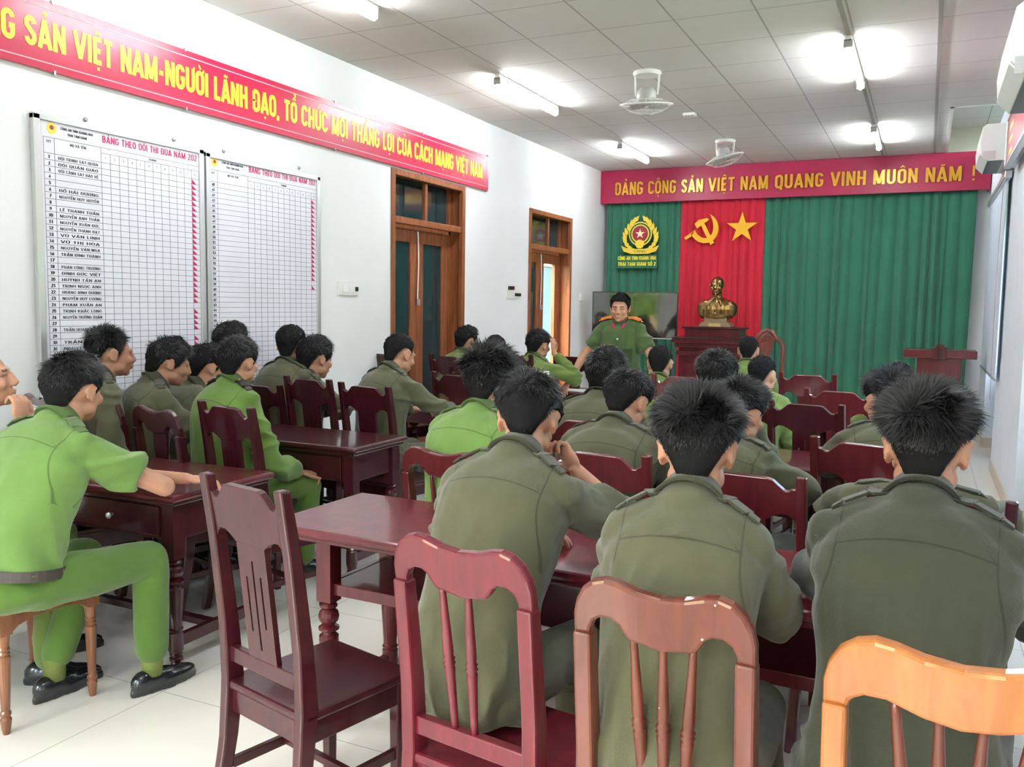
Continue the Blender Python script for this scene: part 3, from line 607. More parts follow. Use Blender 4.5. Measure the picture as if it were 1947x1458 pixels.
for x_ in (-.03, 0, .03): MB().lathe([(0, -.034), (.008, -.034), (.008, -.03), (0, -.03)], 10, Matrix.Translation((x_, -.03, 0))).build('led', M_BLACK, root)
def aircon(y0, y1, z0, z1, x0, x1, label, red=False):
    root = empty('air_conditioner', (x1, y0, z0)); tag(root, label, 'air conditioner', 'wall mounted air conditioners'); d, h, L = x1-x0, z1-z0, y1-y0
    prof = [(0, 0), (-d*.72, 0), (-d*.97, h*.22), (-d, h*.55), (-d*.93, h*.93), (-d*.8, h), (0, h)]
    T = frame((0, 0, 0), (1, 0, 0), (0, 0, 1)); MB().prism(prof, -L, 0, T).build('housing', M_WHITE, root, bevel=.008)
    MB().b2((-d*.70, .03, -.004), (-d*.2, L-.03, .004)).build('air_outlet', M_BLACK, root)
    MB().b2((-d*.90, -.006, .01), (-d*.45, 0, h*.26)).build('vent_end_panel', M_SILVER, root)
    MB().bar((-d*.72, L/2, .002), (-d*.98, L/2, h*.2), .008, L*.94, up=(0, 1, 0)).build('louver', M_WHITE, root)
    return root
aircon(8.62, 9.45, 2.79, 3.10, .335, XR-.06, 'small white wall air conditioner at the far end above the blind')
aircon(5.05, 6.0, 2.66, 3.02, .30, XR-.06, 'white wall air conditioner cut by the right picture edge, the nearer one')
root = empty('roller_blind', (.578, 10.05, 2.70)); tag(root, 'pale blue grey roller blind hanging on a silver rail by the front corner', 'blind')
MB().b2((-.03, -1.2, -.03), (.03, 1.2, .035)).build('rail', M_SILVER, root, bevel=.008)
MB().b2((-.002, -1.12, -1.80), (.003, 1.15, -.03)).build('blind_fabric', M_BLIND, root)
MB().tube([(0, -1.12, -1.81), (0, 1.15, -1.81)], .013, 8).build('bottom_bar', M_METALG, root)
MB().tube([(-.02, -1.0, 0), (-.03, -1.0, -1.0), (-.02, -1.0, -2.0)], .003, 5).build('cord', M_METALG, root)
root = empty('framed_slogan_board', (XR-.06, 8.45, 2.68)); tag(root, 'red slogan board with yellow letters in silver frame on the right wall', 'board')
MB().b2((-.03, -3.3, .02), (-.012, -.02, .40)).build('red_sheet', M_RED, root)
f = MB(); f.b2((-.045, -3.32, 0), (0, 0, .03)); f.b2((-.045, -3.32, .39), (0, 0, .42)); f.b2((-.045, -.03, 0), (0, 0, .42)); f.build('frame', M_SILVER, root, bevel=.004)
t = MB()
for k in range(3): t.add(*[[(0, -.12-k*.0, .08), (0, -.5, .08), (0, -.45, .12), (0, -.16, .12)], [(0, 1, 2, 3)]], Matrix.Translation((-.031, -.05, k*.1)))
t.build('yellow_writing', M_YEL, root)

# ================================================================== FURNITURE
YZ = lambda x=0: frame((x, 0, 0), (0, 1, 0), (0, 0, 1))
PZ = [0, .25, .43, .60, .85, 1.04]; PY = [-.245, -.195, -.178, -.188, -.218, -.25]; PT = [.036, .046, .058, .05, .042, .034]
def yb(z): return float(np.interp(z, PZ, PY))
def post_poly(z1, zs=24):
    a = []; b = []
    for i in range(zs+1):
        z = z1*i/zs; c = yb(z); t = float(np.interp(z, PZ, PT))/2
        a.append((c-t, z)); b.append((c+t, z))
    return b+a[::-1]
def turned(p, q, r, mtx=None):
    p, q = Vector(p), Vector(q); z = (q-p); L = z.length; z.normalize(); x = Vector((1, 0, 0)).cross(z).normalized(); y = z.cross(x)
    T = Matrix((x, y, z)).transposed().to_4x4(); T.translation = p
    return [(a*r, b*L) for a, b in ((0, 0), (.75, 0), (.8, .1), (1.05, .38), (1.15, .43), (.9, .44), (1.3, .46), (.95, .475), (1.3, .49), (.9, .51), (1.1, .53), (1.05, .6), (.7, .9), (.65, 1), (0, 1))], T
def lower_frame(root, w, m, sz=.43):
    hw = w/2
    MB().b2((-hw, -.20, sz-.028), (hw, .20, sz)).build('seat', m, root, bevel=.009)
    a = MB(); a.b2((-hw+.03, .155, sz-.095), (hw-.03, .175, sz-.026)); a.b2((-hw+.03, -.19, sz-.095), (hw-.03, -.168, sz-.026))
    for s in (-1, 1): a.b2((s*(hw-.035), -.17, sz-.095), (s*(hw-.014), .16, sz-.026))
    a.build('seat_frame', m, root, bevel=.003)
    for s in (-1, 1):
        l = MB(); x = s*(hw-.03); p = [(-.019, -.019), (.019, -.019), (.019, .019), (-.019, .019)]
        vs = [(x+a_*.8, .16+b_*.8, 0) for a_, b_ in p]+[(x+a_, .16+b_, sz-.026) for a_, b_ in p]
        l.add(vs, [(0, 3, 2, 1), (4, 5, 6, 7), (0, 1, 5, 4), (1, 2, 6, 5), (2, 3, 7, 6), (3, 0, 4, 7)]); l.build('front_leg', m, root, bevel=.004)
        MB().b2((x-.009, -.19, .165), (x+.009, .16, .195)).build('side_stretcher', m, root, bevel=.002)
    MB().b2((-hw+.03, -.02, .17), (hw-.03, .0, .192)).build('cross_stretcher', m, root, bevel=.002)
RAIL_A = [(-1, .158), (-.93, .155), (-.86, .145), (-.78, .145), (-.70, .158), (-.55, .183), (-.45, .188), (.45, .188), (.55, .183), (.70, .158), (.78, .145), (.86, .145), (.93, .155), (1, .158),
          (1, .022), (.93, .040), (.84, .052), (.70, .052), (.55, .040), (.42, .024), (-.42, .024), (-.55, .040), (-.70, .052), (-.84, .052), (-.93, .040), (-1, .022)]
def chair_slat(m, w=.40):
    root = empty('slat_back_chair', (0, 0, 0)); hw = w/2
    for s in (-1, 1): MB().prism(post_poly(1.04), s*(hw-.017)-.017, s*(hw-.017)+.017, YZ()).build('back_post', m, root, bevel=.006)
    lower_frame(root, w, m)
    dy = yb(1.0)-yb(.86); L = math.hypot(dy, .14); T = frame((0, yb(.84)+.010, .84), (1, 0, 0), (0, dy/L, .14/L))
    MB().prism([(x*(hw-.032), y-.0) for x, y in RAIL_A][::-1], -.002, .020, T).build('top_rail', m, root, bevel=.003)
    MB().b2((-hw+.03, yb(.5)-.012, .485), (hw-.03, yb(.5)+.012, .53)).build('lower_rail', m, root, bevel=.003)
    dy = yb(.89)-yb(.51); L = math.hypot(dy, .38); T = frame((0, yb(.51)+.008, .51), (1, 0, 0), (0, dy/L, .38/L)); k = w/.40
    sp = MB(); W_ = .068*k; sl = ((-.034*k, .10, .26), (-.0, .05, .31), (.034*k, .12, .27)); e = .0035
    xs = [-W_]+[v for a, _, _ in sl for v in (a-e, a+e)]+[W_]
    for i in range(0, len(xs), 2): sp.b2((xs[i], 0, 0), (xs[i+1], .395, .016), T)
    for a, z0, z1 in sl: sp.b2((a-e, 0, 0), (a+e, z0, .016), T); sp.b2((a-e, z1, 0), (a+e, .395, .016), T)
    sp.build('back_splat', m, root, bevel=0)
    return root
def chair_round(m, w=.38, n_sp=3, flat=True, splat=False, name='spindle_back_chair', spm=None):
    root = empty(name, (0, 0, 0)); hw = w/2; zt = .86
    for s in (-1, 1): MB().prism(post_poly(zt), s*(hw-.019)-.019, s*(hw-.019)+.019, YZ()).build('back_post', m, root, bevel=.006)
    lower_frame(root, w, m)
    dy = yb(1.0)-yb(zt); L = math.hypot(dy, .14); T = frame((0, yb(zt)+.014, zt-.004), (1, 0, 0), (0, dy/L, .14/L)); k = hw/.19
    top = [(-.19, .0), (-.19, .045), (-.183, .075), (-.168, .102), (-.145, .120), (-.118, .128), (-.09, .124), (-.05, .112), (0, .106), (.05, .112), (.09, .124), (.118, .128), (.145, .120), (.168, .102), (.183, .075), (.19, .045), (.19, 0)]
    bot = [(.154, 0), (.152, .018), (.143, .036), (.126, .046), (.106, .046), (.090, .036), (.080, .020), (.068, .006), (0, -.004), (-.068, .006), (-.080, .020), (-.090, .036), (-.106, .046), (-.126, .046), (-.143, .036), (-.152, .018), (-.154, 0)] if flat else \
          [(.154, 0), (.15, .018), (.13, .03), (.10, .030), (.05, .012), (0, .004), (-.05, .012), (-.10, .030), (-.13, .03), (-.15, .018), (-.154, 0)]
    MB().prism([(x*k, y) for x, y in top+bot], -.002, .026, T).build('top_rail', m, root, bevel=.007)
    MB().b2((-hw+.03, yb(.5)-.014, .475), (hw-.03, yb(.5)+.014, .52)).build('lower_rail', m, root, bevel=.004)
    if splat:
        MB().prism([(-.05, 0), (-.05, .1), (-.035, .16), (-.06, .25), (-.065, .36), (.065, .36), (.06, .25), (.035, .16), (.05, .1), (.05, 0)][::-1], 0, .016, frame((0, yb(.51), .51), (1, 0, 0), (0, -.05, .999))).build('back_splat', m, root, bevel=.003)
    else:
        X = {2: ((-.062, -.045), (.012, .010)), 3: ((-.064, -.042), (.0, .0), (.064, .042)), 4: ((-.09, -.05), (-.03, -.015), (.03, .015), (.09, .05))}[n_sp]
        for xt, xb in X:
            pr, T = turned((xb*k, yb(.51), .51), (xt*k, yb(.87)+.004, .875 if flat else .885), .0115)
            MB().lathe(pr, 12, T).build('spindle', spm or m, root, smooth=True)
    return root
def leg_prof(h=.47):
    P = [(0, 0), (.015, 0), (.020, .012), (.023, .03), (.018, .04), (.027, .048), (.027, .058), (.020, .064), (.026, .072), (.026, .084), (.030, .09), (.030, .165), (.027, .17), (.031, .178), (.026, .186),
         (.026, .20), (.034, .33), (.034, .345), (.026, .352), (.022, .360), (.036, .368), (.036, .376), (.020, .384), (.033, .400), (.036, .415), (.033, .430), (.020, .442), (.030, .448), (.030, .455), (.024, .462), (.034, .470), (0, .470)]
    return [(r, z*h/.47) for r, z in P]
def table(x0, x1, y0, y1, T_, style, label, m=WD_DARK, mt=None, group=None, rz=0):
    cx_, cy_ = (x0+x1)/2, (y0+y1)/2; w, d = x1-x0, y1-y0; hw, hd = w/2, d/2
    root = empty('wooden_table', (cx_, cy_, 0), rz); tag(root, label, 'table', group)
    t = MB(); t.b2((-hw, -hd, T_-.03), (hw, hd, T_)); t.build('table_top', mt or m, root, bevel=.012)
    MB().b2((-hw+.02, -hd+.02, T_-.048), (hw-.02, hd-.02, T_-.03)).build('top_moulding', m, root, bevel=.006)
    lx, ly = (hw-.21, hd-.10) if style == 'shelf' else (hw-.075, hd-.07)
    a = MB()
    if style == 'shelf':
        for s in (-1, 1): a.b2((s*lx-.012, -ly, T_-.245), (s*lx+.012, ly, T_-.205)); 
        a.b2((-lx, ly-.01, T_-.245), (lx, ly+.01, T_-.05)); a.b2((-lx, -ly-.012, T_-.245), (lx, -ly+.012, T_-.205)); a.b2((-lx, -ly-.012, T_-.07), (lx, -ly+.012, T_-.045))
        MB().b2((-lx, -ly, T_-.225), (lx, ly, T_-.207)).build('shelf', m, root)
    else:
        for s in (-1, 1): a.b2((s*lx-.012, -ly, T_-.20), (s*lx+.012, ly, T_-.045)); a.b2((-lx, s*ly-.012, T_-.20), (lx, s*ly+.012, T_-.045))
    a.build('apron', m, root, bevel=.003)
    if style == 'drawer':
        n = max(1, round((w-.2)/.55))
        for k in range(n):
            dw = (2*lx-.08)/n; c_ = -lx+.04+dw*(k+.5)
            dr = MB().b2((c_-dw/2+.015, -ly-.022, T_-.185), (c_+dw/2-.015, -ly-.012, T_-.065)).build('drawer', m, root, bevel=.004)
            MB().lathe([(0, 0), (.007, 0), (.006, .012), (.014, .018), (.013, .026), (0, .03)], 12, frame((c_, -ly-.022, T_-.125), (1, 0, 0), (0, 0, 1))).build('knob', M_SILVER, dr, smooth=True)
    for sx in (-1, 1):
        for sy in (-1, 1):
            l = MB(); l.b2((sx*lx-.030, sy*ly-.030, .47), (sx*lx+.030, sy*ly+.030, T_-.045)); l.lathe(leg_prof(), 18, Matrix.Translation((sx*lx, sy*ly, 0))); l.build('leg', m, root, smooth=False, bevel=0)
        MB().b2((sx*lx-.014, -ly, .10), (sx*lx+.014, ly, .15)).build('side_stretcher', m, root, bevel=.003)
    MB().b2((-lx, -.02, .11), (lx, .02, .14)).build('long_stretcher', m, root, bevel=.003)
    return root
TT = .74
table(-2.03, .22, 2.27, 2.84, TT, 'shelf', 'front red wooden table with open shelf where the three nearest men sit', WD_MID, WD_PINK, rz=R_(-1.5))
table(-3.93, -2.60, 2.44, 3.03, TT, 'drawer', 'dark table with turned legs under the elbow of the man in bright green', WD_DARK, WD_MID)
table(-4.02, -2.66, 3.72, 4.24, TT, 'drawer', 'very dark empty table with a round drawer knob, in front of two empty chairs', WD_DARK)
table(-1.55, -.02, 4.33, 4.88, TT, 'apron', 'red brown table behind the third row on the right side', WD_MID)
table(-3.98, -2.62, 5.90, 6.38, TT, 'apron', 'dark table near the first door carrying the laptop', WD_DARK, WD_MID)
table(-3.95, -2.62, 7.15, 7.62, TT, 'apron', 'farthest left table, with white paper, beside the standing officer', WD_DARK, WD_MID)
table(-1.95, -.45, 6.0, 6.55, TT, 'apron', 'farthest right table in front of the officer left hand', WD_DARK, WD_MID)
tag(MB().b2((-2.95, 7.2, TT+.001), (-2.68, 7.4, TT+.004)).build('paper_sheet', M_PAPER, bevel=0), 'white sheet of paper on the far left table corner', 'paper')
lp = empty('laptop', (-2.84, 6.16, TT)); tag(lp, 'open silver laptop on the table in front of the ear holding man', 'laptop')
MB().b2((-.16, -.11, 0), (.16, .11, .015)).build('keyboard_base', M_SILVER, lp, bevel=.004)
MB().box((0, .14, .125), (.34, .008, .24), None, Matrix.Rotation(R_(-14), 3, 'X')).build('screen_lid', M_PAPER, lp, bevel=.003)

PROTO = {}
def chair(kind, m, u, v, y, yaw, label, w=.42, zscale=None, x=None, **kw):
    p = at_y(u, v, y); top = 1.04 if kind == 'slat' else .985
    key = (kind, m.name, w, tuple(sorted((k, str(k2)) for k, k2 in kw.items())))
    if key in PROTO: r = copy_tree(PROTO[key])
    else:
        r = chair_slat(m, w) if kind == 'slat' else chair_round(m, w, **kw); PROTO[key] = r
    zs = zscale or max(.89, min(1.08, p[2]/top)); a = R_(yaw); off = -.245
    r.location = (p[0]+math.sin(a)*off, p[1]-math.cos(a)*off, 0); r.rotation_euler = (0, 0, a); r.scale = (1, 1, zs)
    tag(r, label, 'chair'); print('chair', label[:40], [round(float(q), 2) for q in p], round(zs, 2))
    return r
GC = 'dark slat back chairs behind the seated rows'
chair('slat', WD_DARK, 464, 914, 1.74, -14, 'empty dark red slat back chair in the foreground beside the front table', .375)
chair('round', WD_PINK, 868, 1026, 1.64, -9, 'crimson spindle back chair with two spindles in the foreground', .385, n_sp=2)
chair('round', WD_BROWN, 1255, 1112, 1.56, -3, 'worn red brown spindle back chair with scratches in the foreground', .36, n_sp=3)
chair('round', WD_ORANGE, 1836, 1240, 1.42, -4, 'light orange wooden chair in the bottom right corner', .40, n_sp=4, flat=False, spm=WD_BROWN)
chair('round', WD_MID, 838, 852, 2.97, -8, 'red spindle back chair just beyond the front table left part', .42, n_sp=3)
chair('slat', WD_MID, 1135, 855, 2.97, -4, 'red slat back chair between the two nearest men, beyond the front table', .42)
chair('slat', WD_MID, 1112, 795, 3.55, -8, 'red chair rail showing above the shoulder of the man seated beyond the front table')
chair('slat', WD_MID, 1415, 894, 3.0, -6, 'red slat back chair right of the second nearest man')
chair('slat', WD_MID, 1650, 838, 3.62, -12, 'red slat back chair left of the nearest man on the right, one row ahead', .44)
chair('slat', WD_DARK, 1788, 938, 2.96, -4, 'dark slat back chair directly in front of the nearest man on the right', .42)
chair('slat', WD_DARK, 1532, 764, 4.98, -10, 'empty dark slat back chair beyond the red brown table on the right', .42)
chair('slat', WD_MID, 1536, 709, 6.7, -8, 'red empty chair in the far row in front of the green curtain', .42)
chair('slat', WD_MID, 1595, 740, 5.75, -8, 'red chair left of the far seated men on the right', .42)
chair('slat', WD_MID, 1730, 718, 5.85, -8, 'red chair partly hidden right below the lectern', .42)
chair('slat', WD_MID, 1296, 712, 5.6, 0, 'red chair beside the far man in green, left of the bust stand', .40)
chair('slat', WD_DARK, 430, 767, 3.06, -14, 'dark slat back chair behind the back of the man in bright green shirt with epaulettes', .44)
chair('round', WD_DARK, 290, 772, 3.02, -16, 'dark rounded splat back chair left of the bright green epaulette shirt', .46, splat=True, name='splat_back_chair')
chair('round', WD_DARK, 186, 752, 3.10, -16, 'dark rounded chair partly hidden behind the head of the man on the stool', .46, splat=True, name='splat_back_chair')
chair('round', WD_DARK, 66, 744, 2.62, -20, 'dark brown chair at the left edge with a striped cloth behind it', .42, splat=True, name='splat_back_chair')
chair('slat', WD_DARK, 585, 717, 4.36, -14, 'left of two empty dark chairs beyond the dark table', .46)
chair('slat', WD_DARK, 693, 730, 4.34, -14, 'right of two empty dark chairs beyond the dark table', .46)
chair('slat', WD_DARK, 852, 674, 6.6, -14, 'farther of two dark chairs by the first door', .44)
chair('slat', WD_DARK, 866, 709, 5.15, -14, 'nearer of two dark chairs by the first door, right of the cropped hair man', .44)
chair('slat', WD_DARK, 728, 669, 6.2, -14, 'dark chair against the left wall just left of the first door', .42)
chair('slat', WD_DARK, 1088, 675, 7.9, -8, 'dark chair with a white and red bag seen through its back, beside the standing officer', .42)
chair('slat', WD_DARK, 975, 672, 6.9, -10, 'dark slat back chair at the farthest left table, left of the ear holding man', .42)
bg_ = MB(); bg_.ell((-3.02, 8.35, .60), (.13, .08, .16), n=14, m=8); bo = bg_.build('carrier_bag', M_PAPER, smooth=True); tag(bo, 'white carrier bag with red print seen through the far dark chair', 'bag')
MB().ell((-3.02, 8.29, .66), (.07, .035, .07), n=10, m=6).build('red_print', M_RED, bo, smooth=True)
bo.location.z = -.15
# striped cloth
sc_ = MB(); sc_.cur = 0
for k in range(9):
    sc_.cur = k % 2; sc_.b2((-.135+k*.03, -.012, 0), (-.105+k*.03, .012, .34))
so = sc_.build('striped_cloth', (M_PAPER, M_BLACK)); p = at_y(66, 775, 2.50); so.location = (p[0], p[1], .69); so.rotation_euler = (0, 0, R_(-25)); tag(so, 'black and white striped cloth hanging at the left edge chair', 'cloth')

# stool of the man in bright green
st = empty('wooden_stool', (-2.96, 2.04, 0), R_(-1), (1, 1, 1.05)); tag(st, 'brown wooden stool with turned legs under the man in bright green', 'stool')
MB().b2((-.21, -.21, .405), (.21, .21, .435)).build('seat', WD_STOOL, st, bevel=.01)
a = MB(); prof = [(-.18, .405), (.18, .405), (.18, .335), (.15, .335), (.12, .355), (.06, .368), (-.06, .368), (-.12, .355), (-.15, .335), (-.18, .335)]
for s in (-1, 1): a.prism(prof, -.01, .01, frame((0, s*.175, 0), (1, 0, 0), (0, 0, 1))); a.prism(prof, -.01, .01, frame((s*.175, 0, 0), (0, 1, 0), (0, 0, 1)))
a.build('apron', WD_STOOL, st, bevel=.002)
for sx in (-1, 1):
    for sy in (-1, 1):
        l = MB(); l.b2((sx*.17-.022, sy*.17-.022, .335), (sx*.17+.022, sy*.17+.022, .405))
        l.lathe([(0, 0), (.011, 0), (.015, .02), (.019, .05), (.014, .06), (.018, .066), (.018, .074), (.014, .08), (.019, .21), (.021, .26), (.016, .265), (.021, .272), (.016, .28), (.021, .287), (.017, .295), (.022, .335), (0, .335)], 14, Matrix.Translation((sx*.17, sy*.17, 0)))
        l.build('leg', WD_STOOL, st, smooth=False)

# ================================================================== FRONT FURNITURE
YC = 10.8
cb = empty('bust_stand', (-2.40, YC+.22, 0)); tag(cb, 'stepped dark red wooden stand carrying the bronze bust', 'stand')
c = MB()
for x0, z0, z1, y_ in ((.40, 0, .90, 0), (.43, .90, .955, -.03), (.40, .955, 1.0, 0), (.44, 1.0, 1.06, -.05), (.475, 1.06, 1.105, -.09), (.34, 1.125, 1.24, .03)):
    c.b2((-x0, -.22+y_, z0), (x0, .22, z1))
c.build('body', WD_MID, cb, bevel=.008)
MB().b2((-.465, -.32, 1.105), (.465, .22, 1.13)).build('ledge', WD_DARK, cb, bevel=.006); MB().b2((-.375, -.21, 1.235), (.375, .22, 1.26)).build('top_board', WD_DARK, cb, bevel=.006)
p_ = MB()
for z in (.12, .5): p_.b2((-.33, -.228, z), (.33, -.216, z+.3))
p_.build('carved_panel', WD_MID, cb, bevel=.01)
tv = empty('television', (-3.47, 11.05, 0), R_(10)); tag(tv, 'large black flat television on a stand reflecting the windows, behind the officer', 'television')
MB().b2((-.56, -.0, 1.09), (.56, .05, 1.69)).build('casing', M_BLACK, tv, bevel=.006)
MB().b2((-.548, -.004, 1.105), (.548, .001, 1.68)).build('screen', M_SCREEN, tv)
MB().b2((-.56, -.003, 1.083), (.56, .0, 1.094)).build('lower_trim', M_SILVER, tv)
s_ = MB(); s_.b2((-.30, .05, .5), (-.24, .09, 1.5)); s_.b2((.24, .05, .5), (.30, .09, 1.5)); s_.b2((-.30, .05, .45), (.30, .10, .52)); s_.b2((-.28, .02, .0), (-.22, .12, .5)); s_.b2((.22, .02, 0), (.28, .12, .5))
s_.b2((-.32, -.2, 0), (-.2, .3, .05)); s_.b2((.2, -.2, 0), (.32, .3, .05)); s_.build('floor_stand', M_BLACK, tv)
MB().lathe([(0, 0), (.012, 0), (.012, .004), (0, .004)], 12, frame((0.0, -.004, 1.12), (1, 0, 0), (0, 0, 1))).build('logo_badge', M_SILVER, tv)
pd = empty('lectern', (.14, 10.25, 0)); tag(pd, 'red wooden lectern in front of the right end of the green curtain', 'lectern')
MB().b2((-.345, -.20, 1.01), (.345, .25, 1.095)).build('top', WD_PINK, pd, bevel=.008)
MB().b2((-.21, -.14, .08), (.21, .18, 1.01)).build('column', WD_PINK, pd, bevel=.004)
MB().b2((-.28, -.18, 0), (.28, .24, .08)).build('base', WD_PINK, pd, bevel=.006)
MB().prism([(-.06, 1.0), (.06, 1.0), (.055, 1.10), (.075, 1.12), (.045, 1.13), (.03, 1.155), (-.03, 1.155), (-.045, 1.13), (-.075, 1.12), (-.055, 1.10)][::-1], .0, .02, frame((-.0, -.20, 0), (1, 0, 0), (0, 0, 1))).build('carved_crest', WD_MID, pd, bevel=.004)
for x_ in (-.02, .0, .02): MB().b2((x_-.004, -.225, 1.0), (x_+.004, -.218, 1.12)).build('crest_rib', WD_DARK, pd)
cc = empty('carved_chair', (-1.60, 10.0, 0)); tag(cc, 'carved brown armchair with arched back beside the bust stand', 'chair')
MC = wood('dull_brown_wood', (.14, .03, .025), (.22, .06, .045), rough=.4)
t_ = MB()
for s in (-1, 1): t_.tube([(s*.17, 0, .0), (s*.175, 0, .8), (s*.178, 0, 1.04), (s*.172, 0, 1.10), (s*.150, 0, 1.135), (s*.115, 0, 1.16), (s*.09, 0, 1.20), (s*.055, 0, 1.24), (0, 0, 1.26)], .022, 10)
t_.build('back_frame', MC, cc, smooth=True)
MB().prism([(-.05, .5), (-.06, .8), (-.035, .95), (-.07, 1.1), (-.09, 1.17), (0, 1.25), (.09, 1.17), (.07, 1.1), (.035, .95), (.06, .8), (.05, .5)][::-1], -.012, .012, frame((0, 0, 0), (1, 0, 0), (0, 0, 1))).build('carved_splat', MC, cc, bevel=.005)
t_ = MB()
for k in range(3): t_.tube([(-.07+.014*k, -.015, 1.12+.03*k), (0, -.017, 1.15+.03*k), (.07-.014*k, -.015, 1.12+.03*k)], .006, 6)
t_.build('carving', MC, cc, smooth=True)
MB().b2((-.22, -.42, .44), (.22, .02, .48)).build('seat', MC, cc, bevel=.01)
for s in (-1, 1): MB().b2((s*.2-.02, -.42, 0), (s*.2+.02, -.38, .44)).build('front_leg', MC, cc, bevel=.006)

# ================================================================== PEOPLE
def remesh(mb, vox, sm=3, name='m'):
    me = mb.mesh(name); o = bpy.data.objects.new('tmp', me); COL.objects.link(o)
    r = o.modifiers.new('r', 'REMESH'); r.mode = 'VOXEL'; r.voxel_size = vox
    if sm: s = o.modifiers.new('s', 'SMOOTH'); s.factor = .5; s.iterations = sm
    dg = bpy.context.evaluated_depsgraph_get(); me2 = bpy.data.meshes.new_from_object(o.evaluated_get(dg))
    bpy.data.objects.remove(o); bpy.data.meshes.remove(me); me2.name = name
    me2.polygons.foreach_set('use_smooth', [True]*len(me2.polygons)); return me2
def get_co(me):
    a = np.empty(len(me.vertices)*3, np.float32); me.vertices.foreach_get('co', a); return a.reshape(-1, 3).astype(float)
def set_co(me, a): me.vertices.foreach_set('co', a.astype(np.float32).ravel()); me.update()
def get_no(me):
    a = np.empty(len(me.vertices)*3, np.float32); me.vertex_normals.foreach_get('vector', a); return a.reshape(-1, 3).astype(float)
def join(name, ms):
    V = []; Fc = []; k = 0
    for m in ms:
        c = get_co(m); n = len(m.loops); li = np.empty(n, np.int32); m.loops.foreach_get('vertex_index', li)
        ls = np.empty(len(m.polygons), np.int32); m.polygons.foreach_get('loop_total', ls)
        V.append(c); i = 0
        off = np.concatenate([[0], np.cumsum(ls)]); li = (li+k)
        Fc += [li[off[q]:off[q+1]].tolist() for q in range(len(ls))]; k += len(c)
    me = bpy.data.meshes.new(name); me.from_pydata(np.vstack(V).tolist(), [], Fc); me.update()
    me.polygons.foreach_set('use_smooth', [True]*len(me.polygons))
    for m in ms: bpy.data.meshes.remove(m)
    return me
def attr(me, name, val):
    a = me.attributes.new(name, 'FLOAT', 'POINT'); a.data.foreach_set('value', np.asarray(val, np.float32))
def wav(p, seed, fr, n=7):
    r = np.random.default_rng(seed); o = np.zeros(len(p))
    for _ in range(n):
        d = r.normal(size=3); d /= np.linalg.norm(d); o += np.sin((p @ (d*fr))*r.uniform(.6, 1.6)+r.uniform(0, 6.28)+1.3*np.sin(p @ (r.normal(size=3)*fr*.35)))
    return o/n**.5
def smooths(a, b, x): t = np.clip((x-a)/(b-a), 0, 1); return t*t*(3-2*t)

HC, HR = np.array([0, -.012, .035]), np.array([.077, .097, .090])
HZ = [.078, .072, .050, .008, -.012, .036, .036, -.005, -.052, -.066]
def head_pieces(mb, T, k=1.0, goatee=False, neck_to=None):
    S = T @ Matrix.Scale(k, 4)
    E_ = lambda c, r, rot=None: mb.ell(c, r, S, 18, 12, rot)
    E_(tuple(HC), tuple(HR)); E_((0, .030, -.012), (.064, .064, .082)); E_((0, .032, -.060), (.052, .052, .044)); E_((0, .064, -.086), (.022, .022, .018))
    E_((0, .074, .030), (.056, .022, .016))                                             # brow
    for s in (-1, 1):
        E_((s*.043, .062, -.020), (.022, .026, .022)); E_((s*.030, .081, .010), (.016, .011, .008)); E_((s*.048, .01, -.052), (.018, .04, .026))
        E_((s*.011, .100, -.028), (.008, .010, .007))
        rot = Matrix.Rotation(s*R_(-16), 3, 'Z') @ Matrix.Rotation(R_(-8), 3, 'X')
        E_((s*.081, -.012, .006), (.006, .019, .031), rot); E_((s*.076, -.006, -.020), (.007, .010, .010))
        pts = [Vector((s*.081, -.012, .006))+rot @ Vector((s*.005, -.019*math.cos(R_(q)), .032*math.sin(R_(q)))) for q in range(-50, 170, 20)]
        mb.tube(pts, .0048, 8, S)
    mb.tube([(0, .094, .022), (0, .101, .002), (0, .109, -.022), (0, .100, -.034)], [.008, .0105, .0145, .008], 10, S)
    E_((0, .093, -.052), (.023, .012, .0065)); E_((0, .091, -.063), (.018, .011, .006))
